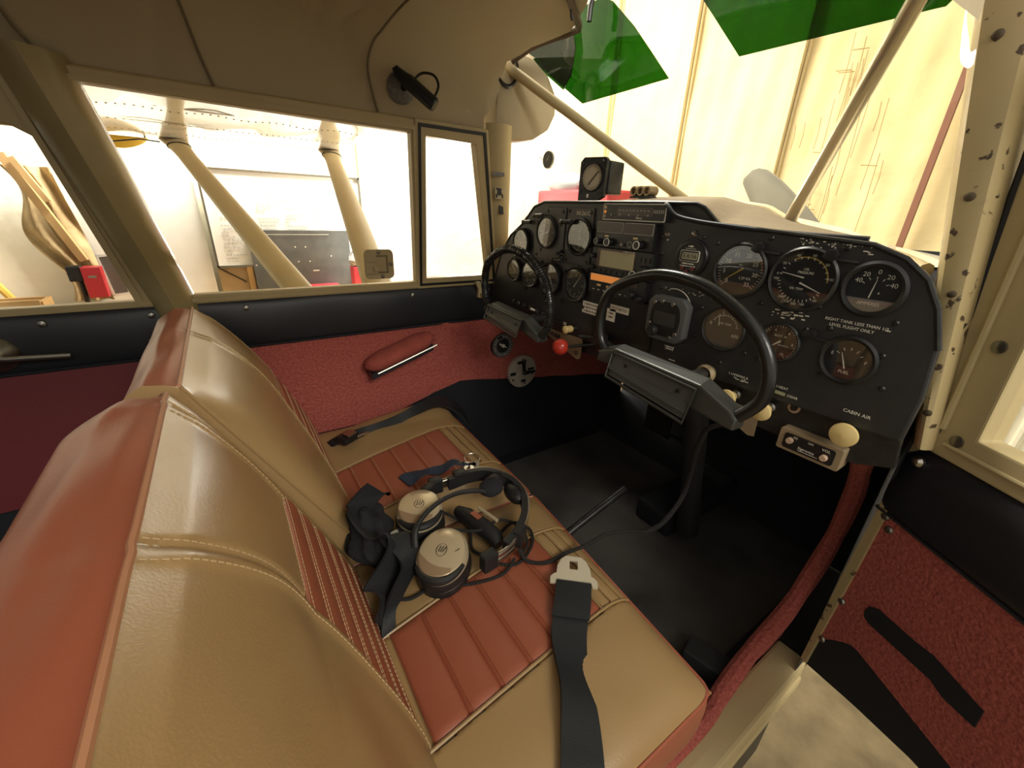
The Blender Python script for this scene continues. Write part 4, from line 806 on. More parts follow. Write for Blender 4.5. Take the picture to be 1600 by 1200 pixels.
q = MB(); letters(q, 'SQ', .0045, -.018, .0085, .002); letters(q, 'ON', .0045, .002, .0085, .002); letters(q, 'VOL', .0055, .022, .0075, .002); letters(q, 'Sigtronics', .0055, -.001, -.0045, .002); q.box((.002, -.0085, .002), (.026, .0006, .0003)); q.build('lettering', white, t, local=True)
t = thing('toggle_label', 'small pale green strip with lettering right of the near wheel rim', 'label', PF(.2415, .6115, .6585)); q = MB(); q.box((0, 0, 0), (.020, .005, .0008)); q.build('strip', mat('pale_green', (.35, .36, .22), .6), t, False, True)
# power socket in dangling yellowed plug near the wheel
t = thing('lighter_socket', 'yellowed ring plug at the root of the near control wheel shaft', 'socket', PF(.352, .606, .655)); q = MB(); q.lathe([(.013, 0), (.016, .006), (.017, .012), (.014, .018), (.011, .014)], n=24); q.build('ring', mat('yellowed_plastic', (.42, .32, .17), .5, var=(80, .8, (.1, .07, .04))), t, local=True); q = MB(); q.box((.0, -.010, .026), (.020, .022, .022)); q.build('clip_block', blkm, t, False, True, .003)

# --- control wheels
def yoke(lab, yc, wrapped):
    t = thing('control_wheel', lab, 'control wheel', Vector((.56, yc, .62)), 'control wheels'); X = .56
    rim = [(.1285, .604), (.150, .645), (.152, .690), (.128, .733), (.052, .768), (-.023, .765), (-.081, .742), (-.127, .712), (-.150, .674), (-.154, .630), (-.129, .594), (-.115, .585)]
    rim = [(.128, .612), (.148, .640), (.152, .688), (.128, .732), (.052, .765), (-.023, .765), (-.082, .744), (-.128, .712), (-.152, .672), (-.154, .630), (-.130, .594)]
    ks = .90 if wrapped else 1.0; kz = .72 if wrapped else 1.0
    def sy(a): return yc + a * ks
    def sz(z): return .622 + (z - .622) * kz
    P_ = catmull([(X, sy(a), z) for a, z in rim], 8)
    m = MB(); m.tube(P_, [.0092 + (.0008 * sin(i * 1.6) if wrapped else 0) for i in range(len(P_))], 12); rm = m.build('rim', mat('wheel_black', (.012, .012, .012), .27, bump=(200, .2, .001)), t)
    if wrapped:
        m = MB()
        for i in range(2, len(P_) - 2, 1):
            p = P_[i]; dn = (P_[i + 1] - P_[i - 1]).normalized(); a_ = dn.orthogonal().normalized(); b_ = dn.cross(a_); tt = dn * .002
            m.tube([p + (a_ * cos(q) + b_ * sin(q)) * .0098 + tt * sin(q) for q in lin(0, 2 * pi, 12)[:-1]], .0009, 4, True)
        m.build('wrap_lacing', blkm, rm)
    # bar: sloping box with open tray
    bm_ = mat('bar_grey_metal', (.055, .055, .048), .38, .4, var=(50, .4, (.05, .05, .045)))
    m = MB(); L = [(.135, .612, .010), (.098, .622, .016), (-.072, .612, .020), (-.125, .594, .012), (-.135, .588, .008)]
    v = []
    for a, z, hh in L: v += [(X - .012, sy(a), z + hh * .55 * kz), (X + .014, sy(a), z + hh * .9 * kz), (X + .014, sy(a), z - hh * 1.5 * kz), (X - .016, sy(a), z - hh * 1.4 * kz)]
    f = [(0, 1, 2, 3), (16, 19, 18, 17)]
    for i in range(4):
        for k_ in range(4): f.append((i * 4 + k_, i * 4 + (k_ + 1) % 4, i * 4 + 4 + (k_ + 1) % 4, i * 4 + 4 + k_))
    m.add(v, f); m.build('cross_bar', bm_, t, False, bevel=.003)
    m = MB(); y1_, y2_ = sy(.095), sy(-.072)
    m.tube([(X - .020, y1_, sz(.627)), (X - .034, y1_ - .004, sz(.585)), (X - .034, y2_ + .003, sz(.565)), (X - .020, y2_, sz(.617))], .0028, 8, True); m.build('clip_frame', bm_, t)
    m = MB(); m.add([(X - .018, y1_ - .002, sz(.624)), (X - .018, y2_ + .002, sz(.614)), (X - .030, y2_ + .004, sz(.569)), (X - .030, y1_ - .005, sz(.588))], [(0, 1, 2, 3)]); m.add([(X - .024, y1_ - .002, sz(.606)), (X - .024, y2_ + .002, sz(.594)), (X - .032, y2_ + .004, sz(.580)), (X - .032, y1_ - .005, sz(.600))], [(0, 1, 2, 3)]); m.build('clip_plate', mat('clip_dark', (.045, .045, .04), .45), t, False)
    m = MB(); m.cyl(.011, 0, .13, Matrix(((0, 0, 1, X), (1, 0, 0, yc - .022), (0, 1, 0, .606), (0, 0, 0, 1))), 18); m.build('shaft', dsteel if not wrapped else blkm, t)
    for a in (.06, -.045):
        m = MB(); m.lathe([(1e-4, .002), (.003, .0018), (.0035, 0)], frame((X - .022, yc + a, .612 - (.06 - a) * .06), (0, -1, 0), (0, 0, 1)), 10); m.build('screw', blk, t)
    return t
yoke('nearer black control wheel with a smooth rim, in front of the oil temperature gauge', .375, False)
yoke('farther black control wheel with a laced wrapped rim, at the left end of the panel', .815, True)
# hub joint behind near wheel
t = thing('switch_cluster', 'cluster of black levers behind the left grip of the near control wheel', 'switches', PF(.595, .605, .65)); q = MB()
q.cyl(.012, 0, .03, n=14); q.build('drum', blkm, t, local=True)
q = MB(); q.tube([(-.045, -.005, .03), (-.02, 0, .03), (.01, .004, .025)], .0035, 8); q.tube([(.01, .004, .02), (.045, -.004, .02), (.06, -.010, .02)], .005, 8); q.build('lever', blkm, t, local=True)
q = MB(); q.cyl(.003, .02, .034, Matrix.Translation((.022, -.018, 0)), 8); q.cyl(.003, .02, .034, Matrix.Translation((.012, .012, 0)), 8); q.build('stud', steel, t, local=True)
# switches behind the far wheel
for i in range(6):
    t = thing('toggle_switch', 'toggle switch in the row behind the far control wheel bar', 'switch', PF(.93 - i * .028, .618 - i * .002, .655), 'toggle switches behind the far wheel'); q = MB(); q.cyl(.005, 0, .006, n=12); q.build('collar', dsteel, t, local=True); q = MB(); q.tube([(0, 0, .004), (.001, .006, .018)], [.002, .0035], 8); q.build('lever', white if i == 3 else blk, t, local=True)
# compass, vents on top
t = thing('compass', 'square black compass box with a round beige dial on top of the panel', 'compass', PF(.80, .925, .77) @ Matrix.Rotation(radians(10), 4, 'Y'))
q = MB(); q.prism([(-.040, -.045), (.018, -.045), (.034, -.036), (.036, .043), (.030, .048), (-.030, .050), (-.040, .040)], -.006, .006); q.build('front_plate', blkm, t, False, True, .002)
q = MB(); q.box((.008, .006, -.035), (.062, .072, .060)); q.build('case', blkm, t, False, True, .006)
q = MB(); q.lathe([(1e-4, .007), (.028, .007)], Matrix.Translation((-.002, .006, 0)), 36); dd = q.build('dial', mat('beige_dial', (.50, .44, .33), .5), t, local=True)
q = MB(); q.lathe([(.028, .006), (.029, .010), (.032, .009), (.0325, .006)], Matrix.Translation((-.002, .006, 0)), 36); q.build('ring', blk, t, local=True)
q = MB(); q.tube([(-.010, -.010, .0085), (.016, .018, .0085)], .0016, 6); q.build('needle', dialg, dd, local=True); q = MB(); ticks(q, .022, .026, 0, 350, 24, .0004); q.v = [(a - .002, b_ + .006, c + .0068) for a, b_, c in q.v]; q.build('markings', blk, dd, local=True)
fbox(t, 'white_mark', -.010, -.034, .005, .008, white, .007)
q = MB(); q.box((.0, -.050, -.02), (.045, .012, .03)); q.build('foot', blk, t, False, True)
for i in range(4): fknob(t, [-.033, .029, -.033, .026][i], [-.026, -.026, .036, .038][i], .0035, blk, .002)
t = thing('vent_outlets', 'three small round metal outlets side by side on top of the panel', 'outlets', PF(.655, .898, .78))
for i in range(3): q = MB(); q.lathe([(.004, .002), (.006, .012), (.0095, .012), (.0105, .006), (.0105, -.014)], Matrix.Translation((-.018 + i * .018, .002, 0)), 20); q.build('outlet', mat('dark_brass', (.30, .23, .14), .4, .7), t, local=True)
q = MB(); q.box((0, -.010, 0), (.056, .004, .02)); q.build('base_strip', blkm, t, False, True)
m = MB(); m.tube(catmull([(.655, .497, .871), (.648, .487, .868), (.645, .465, .853), (.648, .43, .846), (.652, .39, .842), (.66, .34, .838), (.665, .27, .835), (.67, .20, .834)], 8), .0036, 8); o = m.build('loose_cable', blackv, None); tag(o, 'thin black cable draped along the top edge of the panel', 'cable')
# outside air thermometer on windshield
t = thing('thermometer', 'small round thermometer stuck through the windshield, left of the compass', 'thermometer', PF(1.02, .985, .80))
q = MB(); q.lathe([(1e-4, .002), (.019, .002), (.0205, .004), (.022, .003), (.022, -.003), (1e-4, -.003)], n=30); q.build('case', dsteel, t, local=True)
q = MB(); q.lathe([(1e-4, .0028), (.0185, .0028)], n=26); dd = q.build('dial', mat('slate_dial', (.10, .11, .11), .5), t, local=True); needle(t, .9, .013, .0009, z=.004)
q = MB(); q.tube([(-.02, .003, -.001), (-.045, .009, -.003)], .0015, 6); q.build('probe', steel, t, local=True)

# ================================================================ SIDE WALL FITTINGS
def WF(x, z, off=.012): return frame((x, yw(z) - off, z), (1, 0, 0), (0, 0, 1)) if False else Matrix(((1, 0, 0, x), (0, 0, -1, yw(z) - off), (0, 1, 0, z), (0, 0, 0, 1)))
# armrest
t = thing('armrest', 'red carpeted armrest with a metal strip on the far door panel', 'armrest', (.35, 1.08, .47))
a0, a1 = Vector((.255, 1.075, .452)), Vector((.452, 1.075, .516))
dx = (a1 - a0).normalized(); up = Vector((-dx.z, 0, dx.x))
def ar(u, w):
    a = w * 2 * pi; c = a0.lerp(a1, u); e = max(.02, 1 - abs(2 * u - 1) ** 5) ** .5; return c + up * (cos(a) * .024 * e) + Vector((0, -1, 0)) * (.018 + sin(a) * .036 * e) + dx * 0
m = MB(); m.grid(ar, lin(0, 1, 30), lin(0, 1, 25)); m.build('pad', mat('worn_red_carpet', (.33, .07, .05), .95, bump=(260, .9, .003), var=(30, .6, (.22, .04, .03))), t)
m = MB(); m.tube([a0.lerp(a1, u) - up * .021 + Vector((0, -.042, 0)) for u in lin(.10, .97, 12)], .003, 8); m.build('metal_strip', steel, t)
m = MB(); m.prism([(-.095, -.012), (.09, -.012), (.095, .004), (-.09, .004)], -.02, .03, Matrix(((dx.x, up.x, 0, .3535), (0, 0, -1, 1.065), (dx.z, up.z, 0, .463), (0, 0, 0, 1)))); m.build('base', blackv, t, False)
# window latch plate
t = thing('window_latch', 'square cream latch plate with a small knob at the corner of the far door window', 'latch', WF(.322, .714, .012))
q = MB(); q.prism(rrect(.074, .072, .012), .0, .004); q.build('plate', cream, t, False, True, .001)
q = MB(); q.prism([(-.022, -.022), (.022, -.022), (.022, .022), (-.006, .022), (-.006, .018), (.018, .018), (.018, -.018), (-.022, -.018)], .004, .0055); q.build('raised_edge', mat('dark_cream', (.22, .17, .08), .5), t, False, True)
q = MB(); q.prism([(-.034, -.022), (-.006, -.022), (-.006, .004), (-.034, .006)], .004, .012); q.cyl(.007, .010, .022, Matrix.Translation((-.012, -.009, 0)), 16); q.build('latch_knob', cream, t, False, True, .001)
for u, v in ((0, .029), (.029, 0), (.006, -.030)): q = MB(); q.lathe([(1e-4, .0065), (.003, .006), (.005, .004)], Matrix.Translation((u, v, 0)), 10); q.build('screw', dsteel, t, local=True)
# cream hook / catch beside panel
t = thing('door_catch', 'cream painted door catch with a round stud, left of the far control wheel', 'catch', WF(.612, .632, .02))
q = MB(); q.prism([(-.014, .022), (.000, .024), (.008, .006), (.014, -.006), (.008, -.026), (-.006, -.024), (-.004, .0)], 0, .012); q.build('catch_plate', creamw, t, False, True, .002); q = MB(); q.cyl(.0075, .010, .024, Matrix.Translation((.006, -.014, 0)), 16); q.build('stud', cream, t, local=True)
# round fuel selector placard and air vent disc
t = thing('trim_placard', 'dark round dial with a ring of letters on the red side wall', 'dial', WF(.705, .442, .020) @ Matrix.Rotation(.0, 4, 'Z'))
q = MB(); q.lathe([(1e-4, .002), (.0395, .002), (.0405, 0), (.0405, -.01)], n=40); d = q.build('disc', dialm, t, local=True)
q = MB(); q.tube([(.0385 * cos(a), .0385 * sin(a), .0025) for a in lin(0, 2 * pi, 50)[:-1]], .0008, 5, True); q.tube([(.025 * cos(a), .025 * sin(a), .0025) for a in lin(0, 2 * pi, 50)[:-1]], .0006, 5, True)
for i in range(22):
    a = pi / 2 - i * 2 * pi / 24; q.box((.0315 * cos(a), .0315 * sin(a), .0024), (.0045 + .001 * (i % 3), .007, .0006), Matrix.Rotation(a - pi / 2, 3, 'Z'))
q.build('lettering', mat('dull_mark', (.32, .30, .27), .6), d, local=True); q = MB(); q.tube([(-.014, .008, .005), (.012, -.007, .005)], [.0032, .0015], 8); q.cyl(.006, .002, .006, n=14); q.build('pointer', labelm, d, local=True)
t = thing('air_vent_disc', 'large pale metal disc with slots and a dark swivelling handle on the red side wall', 'vent', WF(.790, .335, .020))
q = MB(); q.lathe([(1e-4, .004), (.055, .004), (.0575, .003), (.0585, 0), (.0585, -.01)], n=48); q.build('disc', mat('pale_aluminium', (.55, .50, .42), .45, .25, var=(40, .5, (.40, .34, .26))), t, local=True)
q = MB()
for u, v, w_, h_ in ((-.012, .036, .026, .010), (.034, .006, .026, .008), (-.041, -.002, .022, .011), (.004, -.034, .020, .010), (.010, -.044, .006, .006), (-.040, -.024, .007, .006), (.042, -.014, .005, .006)): q.box((u, v, .0042), (w_, h_, .0012))
q.build('slots', blk, t, False, True)
q = MB(); q.prism([(-.004, .004), (-.009, .046), (-.003, .050), (.004, .046), (.010, .002), (.050, -.001), (.052, -.008), (.006, -.012), (-.004, -.008)], .006, .010); q.build('handle', blkm, t, False, True, .001)
q = MB(); q.cyl(.0065, .006, .016, n=16); q.cyl(.0048, .008, .022, Matrix.Translation((-.004, .044, 0)), 14); q.build('stud', dsteel, t, local=True)
# rear door handle
t = thing('lever_handle', 'dull metal lever handle on the black padding at far left', 'handle', WF(-.372, .580, .02))
q = MB(); q.lathe([(1e-4, .020), (.012, .019), (.022, .010), (.030, .003), (.033, -.006)], n=30); q.build('boss', dsteel, t, local=True)
q = MB(); q.tube([(0, 0, .020), (.02, -.003, .024), (.10, -.008, .024)], [.007, .005, .0045], 10); q.build('lever', dsteel, t, local=True)
# cabin lamp on headliner
t = thing('map_light', 'black tubular map light with a looped cord on the headliner above the far window', 'lamp', (.40, 1.01, 1.09))
bp0, bp1 = Vector((.372, 1.0, 1.108)), Vector((.432, .955, 1.052))
q = MB(); q.tube([bp0 - Vector((.006, 0, -.008)), bp0, bp0.lerp(bp1, .2), bp0.lerp(bp1, .3), bp1, bp1.lerp(bp0, -.02)], [.006, .010, .012, .0145, .0145, .013], 20); q.build('barrel', mat('lamp_black', (.012, .014, .020), .35), t)
q = MB(); q.lathe([(1e-4, 0), (.010, 0)], frame(bp1 + (bp1 - bp0).normalized() * .0022, Vector((0, 0, 1)).cross(bp1 - bp0), (bp1 - bp0).cross(Vector((0, 0, 1)).cross(bp1 - bp0))), 16); q.build('lens', dsteel, t)
q = MB(); q.tube(catmull([(.395, .98, 1.090), (.415, .975, 1.108), (.440, .97, 1.108), (.448, .965, 1.090), (.437, .962, 1.068)], 6), .0028, 6); q.build('cord', blk, t)
q = MB(); q.lathe([(1e-4, .010), (.018, .008), (.026, .003), (.030, 0)], frame((.385, 1.022, 1.085), (1, 0, 0), (0, 0, 1)), 24); q.build('mount', grey_l, t); q = MB(); q.tube([(.388, 1.015, 1.085), (.395, .985, 1.088)], .007, 8); q.build('stem', blk, t)
# sun visors
def visor(lab, P_, grp='sun visors'):
    t = thing('sun_visor', lab, 'sun visor', Vector(P_[0]), grp); n = (Vector(P_[1]) - Vector(P_[0])).cross(Vector(P_[2]) - Vector(P_[0])).normalized() * .0012
    q = MB(); k = len(P_); q.add([Vector(p) - n for p in P_] + [Vector(p) + n for p in P_], [tuple(range(k)), tuple(range(k, 2 * k))[::-1]] + [(i, (i + 1) % k, k + (i + 1) % k, k + i) for i in range(k)]); q.build('tinted_sheet', green, t, False); return t
X8 = .80
v_ = visor('translucent green sun visor on the left, overlapping near the wing root', [(X8, .650, 1.104), (X8, .70, 1.155), (X8, .76, 1.215), (X8, .83, 1.275), (X8, .862, 1.290), (X8, .905, 1.292), (X8, 1.155, 1.276), (X8, 1.160, 1.268), (X8, 1.05, 1.19), (X8, .899, 1.099)])
q = MB(); pl_ = [(X8 - .012, y, z) for y, z in ((1.165, 1.283), (1.04, 1.292), (.98, 1.285), (.94, 1.255), (.925, 1.21), (.935, 1.16), (.96, 1.135), (1.05, 1.19))]
q.add(pl_ + [(x - .002, y, z) for x, y, z in pl_], [tuple(range(8)), tuple(range(8, 16))[::-1]] + [(i, (i + 1) % 8, 8 + (i + 1) % 8, 8 + i) for i in range(8)]); q.build('rounded_flap', green, v_, False)
q = MB(); q.tube([(.77, .855, 1.30), (.76, .855, 1.262), (.76, .856, 1.238)], [.004, .006, .0055], 10); q.build('visor_knob', blkm, v_)
q = MB(); q.tube([(.66, .80, 1.232), (.67, .81, 1.215), (.672, .808, 1.208)], .0022, 6); q.build('visor_hook', blkm, v_)
v_ = visor('translucent green sun visor on the right, crossed by the shiny brace tube', [(X8, .508, 1.109), (X8, .603, 1.214), (X8, .625, 1.26), (X8, .63, 1.30), (X8, .18, 1.24), (X8, .225, 1.125), (X8, .245, 1.103), (X8, .255, 1.1035)])
# centre column and floor lever
t = thing('control_column', 'dark vertical control column below the near wheel down to the floor tunnel', 'column', (.8, .43, .06)); q = MB(); q.tube([(.72, .43, .57), (.80, .432, .44), (.86, .44, .25), (.92, .45, .06)], [.030, .026, .024, .030], 12); q.build('column_tube', mat('column_black', (.018, .018, .018), .5), t)
t = thing('floor_lever', 'black tubular lever angled up from the grey floor mat in front of the seats', 'lever', (.60, .55, .10)); q = MB(); q.tube([(.53, .551, .128), (.58, .55, .145), (.728, .5473, .194)], [.010, .0095, .0095], 12); q.build('tube', blkm, t); q = MB(); q.tube([(.726, .5474, .1935), (.745, .547, .200), (.748, .547, .201)], [.0085, .0095, .008], 12); q.build('grip', blkm, t); 
t = thing('rudder_pedal', 'dark rudder pedal bar under the panel with a pale edge', 'pedal', (1.1, .6, .2))
for p in ([(1.15, .86, .27), (1.15, .62, .25)],): q = MB(); q.tube(p, .012, 10); q.build('bar', blkm, t)
q = MB(); q.box((1.13, .74, .22), (.01, .10, .12)); q.build('pedal_plate', blkm, t, False)
m = MB(); m.box((.66, .215, .020), (.05, .09, .04), Matrix.Rotation(.25, 3, 'Z')); o = m.build('floor_box', mat('box_black', (.02, .02, .02), .7), None, False, bevel=.004); tag(o, 'small black box on the floor mat near the corner of the near seat', 'box')

# ================================================================ AIRCRAFT OUTSIDE
wingm = mat('wing_paint', (.86, .80, .64), .2, var=(6, .3, (.66, .58, .42)), coat=.6)
wing = thing('aircraft_wing', 'cream riveted underside of the left wing above the side windows', 'wing', (.1, 1.2, 1.15))
def wg(u, w):
    y = lerp(1.085, 3.85, w); x = lerp(-.62, .84, u); return (x, y, lerp(1.075, 1.20, min(1, (y - 1.08) / .9) ** .5) + .004 * sin(x * 23) * sin(y * 3) + .012 * (max(0, abs(2 * u - 1) - .8) / .2) ** 2)
m = MB(); m.grid(wg, lin(0, 1, 60), lin(0, 1, 30)); m.build('underside', wingm, wing)
m = MB(); m.grid(lambda u, w: (lerp(-.62, .84, u), lerp(1.085, 3.85, w), 1.215 + .10 * sin(u * pi)), lin(0, 1, 16), [0, 1]); m.grid(lambda a, w: (lerp(-.62, .84, a), 3.85 + .06 * sin(w * pi), lerp(1.235, 1.30, w)), lin(0, 1, 10), lin(0, 1, 8)); m.build('upper_skin', wingm, wing)
m = MB()
for yy in (1.3, 1.55, 1.85, 2.2, 2.6, 3.05, 3.5):
    for xx in lin(-.55, .78, 46): zz = wg((xx + .62) / 1.46, (yy - 1.085) / 2.765)[2]; m.box((xx, yy, zz - .001), (.007, .006, .002))
m.build('rivets', mat('rivet_brown', (.25, .20, .12), .6), wing, False)['kind'] = 'stuff'  # rivet heads in a browner tone than the wing paint
m = MB()
for (xx, yy, ll, ww) in ((-.30, 1.9, .34, .022), (.02, 2.5, .3, .02), (.30, 1.8, .2, .008), (.5, 2.2, .3, .008), (-.1, 3.0, .4, .014)):
    zz = wg((xx + .62) / 1.46, (yy - 1.085) / 2.765)[2] - .0035; m.lathe([(1e-4, 0), (.5, 0)], Matrix.Translation((xx, yy, zz)) @ Matrix.Diagonal((ll, ww * 2.5, 1, 1)) @ Matrix.Diagonal((1, 1, 1, 1)), 16)
m.build('worn_patches', mat('worn_patch', (.38, .29, .18), .5), wing, False)
def strut(lab, a, b, w):
    t = thing('wing_strut', lab, 'wing strut', Vector(a), 'wing struts'); a = Vector(a); b = Vector(b); d = (b - a).normalized(); sx = Vector((1, 0, 0)); sx = (sx - d * d.dot(sx)).normalized(); nn = d.cross(sx)
    def sf(i, u): an = u * 2 * pi; k = 1 if i < .9 else 1 + (i - .9) * 6; return a.lerp(b, i) + sx * cos(an) * w * .5 * k + nn * sin(an) * w * .22
    q = MB(); q.grid(sf, lin(0, .93, 12), lin(0, 1, 25)); q.build('strut_tube', mat('strut_paint', (.42, .33, .16), .5), t)
    q = MB(); q.grid(sf, lin(.93, 1, 6), lin(0, 1, 25)); q.build('end_cuff', mat('cuff_paint', (.40, .31, .18), .4), t)
    q = MB(); q.tube([sf(.93, u) for u in lin(0, 1, 25)[:-1]], .006, 6, True); q.build('clamp', blkm, t)
strut('aft cream wing strut, the longer diagonal one seen through the far door window', (.265, 1.10, .43), (-.13, 3.80, 1.20), .098)
strut('forward cream wing strut, the steeper one ending above the latch plate', (.35, 1.10, .56), (.78, 3.55, 1.20), .098)
t = thing('propeller', 'grey propeller blade rising beyond the windshield', 'propeller', (1.75, .6, .75))
bl_ = [(.55, .70), (.60, .86), (.662, .835), (.80, .945), (.90, 1.025), (.935, 1.036), (.965, 1.028), (.993, .995), (.985, .975), (.93, .90), (.87, .82), (.82, .70)]
q = MB(); q.prism([(-(y), z) for y, z in [(.50, .60), (.655, .825), (.74, .905), (.84, .985), (.905, 1.028), (.938, 1.036), (.962, 1.030), (.990, 1.000), (.988, .982), (.93, .90), (.87, .80), (.80, .66), (.74, .60)]], 0, .022, Matrix(((0, 0, 1, 1.75), (-1, 0, 0, 0), (0, 1, 0, 0), (0, 0, 0, 1)))); q.build('blade', mat('blade_grey', (.21, .20, .16), .5, var=(12, .4, (.16, .15, .12))), t, True, bevel=.006)
q = MB(); q.lathe([(1e-4, .25), (.04, .24), (.11, .12), (.14, 0), (.14, -.05)], Matrix(((0, 0, 1, 1.77), (-1, 0, 0, .6), (0, 1, 0, .60), (0, 0, 0, 1))), 24); q.build('spinner', steel, t)
m = MB(); m.grid(lambda u, a: (lerp(1.42, 1.70, u), .6 + .42 * cos(a) * (1 - .15 * u), .50 + .30 * sin(a) * (1 - .35 * u)), lin(0, 1, 10), lin(0, pi, 24)); m.grid(lambda t, i: (lerp(FB[int(i)][0] + .012, 1.43, t), FB[int(i)][1], lerp(FB[int(i)][2] + .004, FB[int(i)][2] * .96 + .008, t)), lin(0, 1, 4), range(11))
o = m.build('engine_cowling', wingm, None); tag(o, 'cream engine cowling ahead of the windshield, mostly hidden', 'cowling')

# ================================================================ HANGAR
m = MB(); m.box((0, 0, -.72), (16, 16, .1)); struct(m, 'floor_hangar', conc, False)
wallm = mat('insulation_wall', (.78, .65, .36), .75, bump=(3, .5, .05), var=(2.2, .5, (.70, .55, .28)))
m = MB()
def fwl(y, z):
    k = (y % 1.0); return (4.0 + .03 * sin(k * pi) + .010 * sin(z * 5 + y * 3) * sin(y * 9) + .006 * sin(y * 31 + z * 2.2), y, z)
m.grid(fwl, lin(.7, 7.0, 190), lin(-.7, 6.5, 70)); wfz = struct(m, 'wall_front', wallm)
m = MB(); m.grid(lambda y, z: (4.02 + .015 * (1 if (y * 12) % 1 < .5 else -1), y, z), lin(-2.5, .7, 200), [-.7, 6.5]); struct(m, 'wall_front_corrugated', mat('white_metal_sheet', (.80, .76, .62), .5), False)
for yy, c_ in ((6, wallm), (5, wallm), (4, wallm), (3, wallm), (2, wallm)):
    m = MB(); m.box((3.96, yy, 2.9), (.05, .045, 7.2)); m.box((3.985, yy - .035, 2.9), (.02, .012, 7.2)); o = struct(m, 'trim_7', mat('rib_cream', (.70, .58, .33), .6), False); o.name = 'trim_%d' % (yy + 5)
t = thing('wall_rod', 'reddish brown rod standing against the cream hangar wall, right side', 'rod', (3.9, .99, 0)); q = MB(); q.box((3.93, .99, .9), (.03, .035, 3.2)); q.build('rod_bar', mat('rust_brown', (.23, .10, .06), .7), t, False)
m = MB(); random.seed(3)
for i in range(26):
    y = 1.65 + random.gauss(0, .16); z = random.uniform(.7, 2.1); L_ = random.uniform(.15, .6); m.tube([(3.975, y, z), (3.97, y - .012, z - L_ * .5), (3.975, y - .006, z - L_)], .0025, 4)
for i in range(8): y = 1.7 + random.gauss(0, .1); z = random.uniform(.9, 2.0); m.tube([(3.975, y - .05, z), (3.975, y + .05, z + .01)], .004, 4)
o = m.build('wall_creases', mat('crease_brown', (.35, .24, .10), .8), wfz); o['kind'] = 'stuff'
# left wall of the hangar
leftm = mat('white_wall', (.85, .81, .68), .7, bump=(3, .4, .04), var=(2, .4, (.80, .72, .54)))
m = MB(); m.grid(lambda x, z: (x, 4.25 + .012 * sin(x * 7 + z * 3), z), lin(-5, 4.1, 80), lin(-.7, 6.5, 30)); struct(m, 'wall_left_hangar', leftm)
def flat(name, lab, cat, x0, x1, z0, z1, mm, y=4.2, th=.03, frame_m=None, fw_=.02, grp=None):
    t = thing(name, lab, cat, ((x0 + x1) / 2, y, z0), grp); q = MB(); q.box(((x0 + x1) / 2, y + th / 2, (z0 + z1) / 2), (x1 - x0, th, z1 - z0)); q.build('board', mm, t, False)
    if frame_m:
        q = MB()
        for a, b, c, d in ((x0, x1, z0, z0 + fw_), (x0, x1, z1 - fw_, z1), (x0, x0 + fw_, z0, z1), (x1 - fw_, x1, z0, z1)): q.box(((a + b) / 2, y - .006, (c + d) / 2), (b - a, .02, d - c))
        q.build('frame', frame_m, t, False)
    return t
wood = mat('raw_timber', (.55, .36, .16), .7, var=(8, .6, (.42, .25, .10)))
wb = mat('whiteboard', (.86, .86, .82), .25)
plyw = mat('plywood', (.42, .30, .16), .7)
flat('door_panel', 'plain white hangar door panel behind the slanted post', 'panel', -.81, -.09, .0, .965, wb, 4.16)
t = flat('whiteboard', 'large whiteboard covered in faint handwriting behind the aft wing strut', 'whiteboard', -.06, 1.12, .345, 1.07, wb, 4.13, .03, steel, .015)
q = MB(); random.seed(5)
for col_, x_ in ((0, .02), (1, .28), (2, .48), (3, .72)):
    for r in range(22):
        if random.random() < .3: continue
        x = x_ + random.uniform(0, .02); n_ = random.randint(2, 6); z = 1.0 - r * .028
        for k in range(n_): L_ = random.uniform(.008, .026); q.tube([(x, 4.126, z), (x + L_ * .3, 4.126, z + .005), (x + L_ * .6, 4.126, z - .004), (x + L_, 4.126, z + .002)], .0015, 4); x += L_ + .008
o = q.build('handwriting', mat('faint_ink', (.16, .18, .20), .8), t, False); o['kind'] = 'stuff'
t = flat('chalkboard', 'large dark chalkboard below the whiteboard, behind the aft wing strut', 'chalkboard', .19, .97, .14, .632, mat('chalkboard_grey', (.085, .09, .085), .75, var=(9, .6, (.14, .14, .13))), 4.085, .03)
q = MB()
for x, z in ((.52, .50), (.60, .50), (.53, .38), (.62, .38), (.25, .40), (.27, .33), (.21, .36), (.80, .42)): q.lathe([(1e-4, 0), (.006, 0)], Matrix.Translation((x, 4.08, z)) @ Matrix.Rotation(pi / 2, 4, 'X'), 8)
q.box((.66, 4.08, .30), (.05, .002, .008)); q.box((.55, 4.08, .60), (.5, .002, .003)); q.build('chalk_marks', white, t, False)
t = flat('plywood_panel', 'brown plywood panel with a dark brace under the whiteboard', 'panel', -.06, .19, .10, .335, plyw, 4.15); q = MB(); q.tube([(-.05, 4.14, .34), (.12, 4.14, .22)], .006, 6); q.build('brace', blkm, t); q = MB(); q.box((.16, 4.13, .22), (.04, .03, .25)); q.build('stud', wood, t, False)
redt = mat('tool_red', (.55, .035, .05), .4)
def toolbox(lab, c, d, grp='red tool boxes'):
    t = thing('toolbox', lab, 'toolbox', (c[0], c[1], c[2] - d[2] / 2), grp); q = MB(); q.box(c, d); q.build('case', redt, t, False, bevel=.006); q = MB(); q.box((c[0], c[1] - d[1] / 2 - .004, c[2] + d[2] * .2), (d[0] * .4, .01, .015)); q.build('handle', steel, t, False)
toolbox('low red tool box under the chalkboard', (.70, 4.0, .155), (.24, .15, .06)); toolbox('red tool box just left of the latch plate', (1.0, 3.95, .25), (.13, .14, .18)); toolbox('red tool box behind the slanted post at the far left', (-.76, 3.97, .30), (.10, .12, .20))
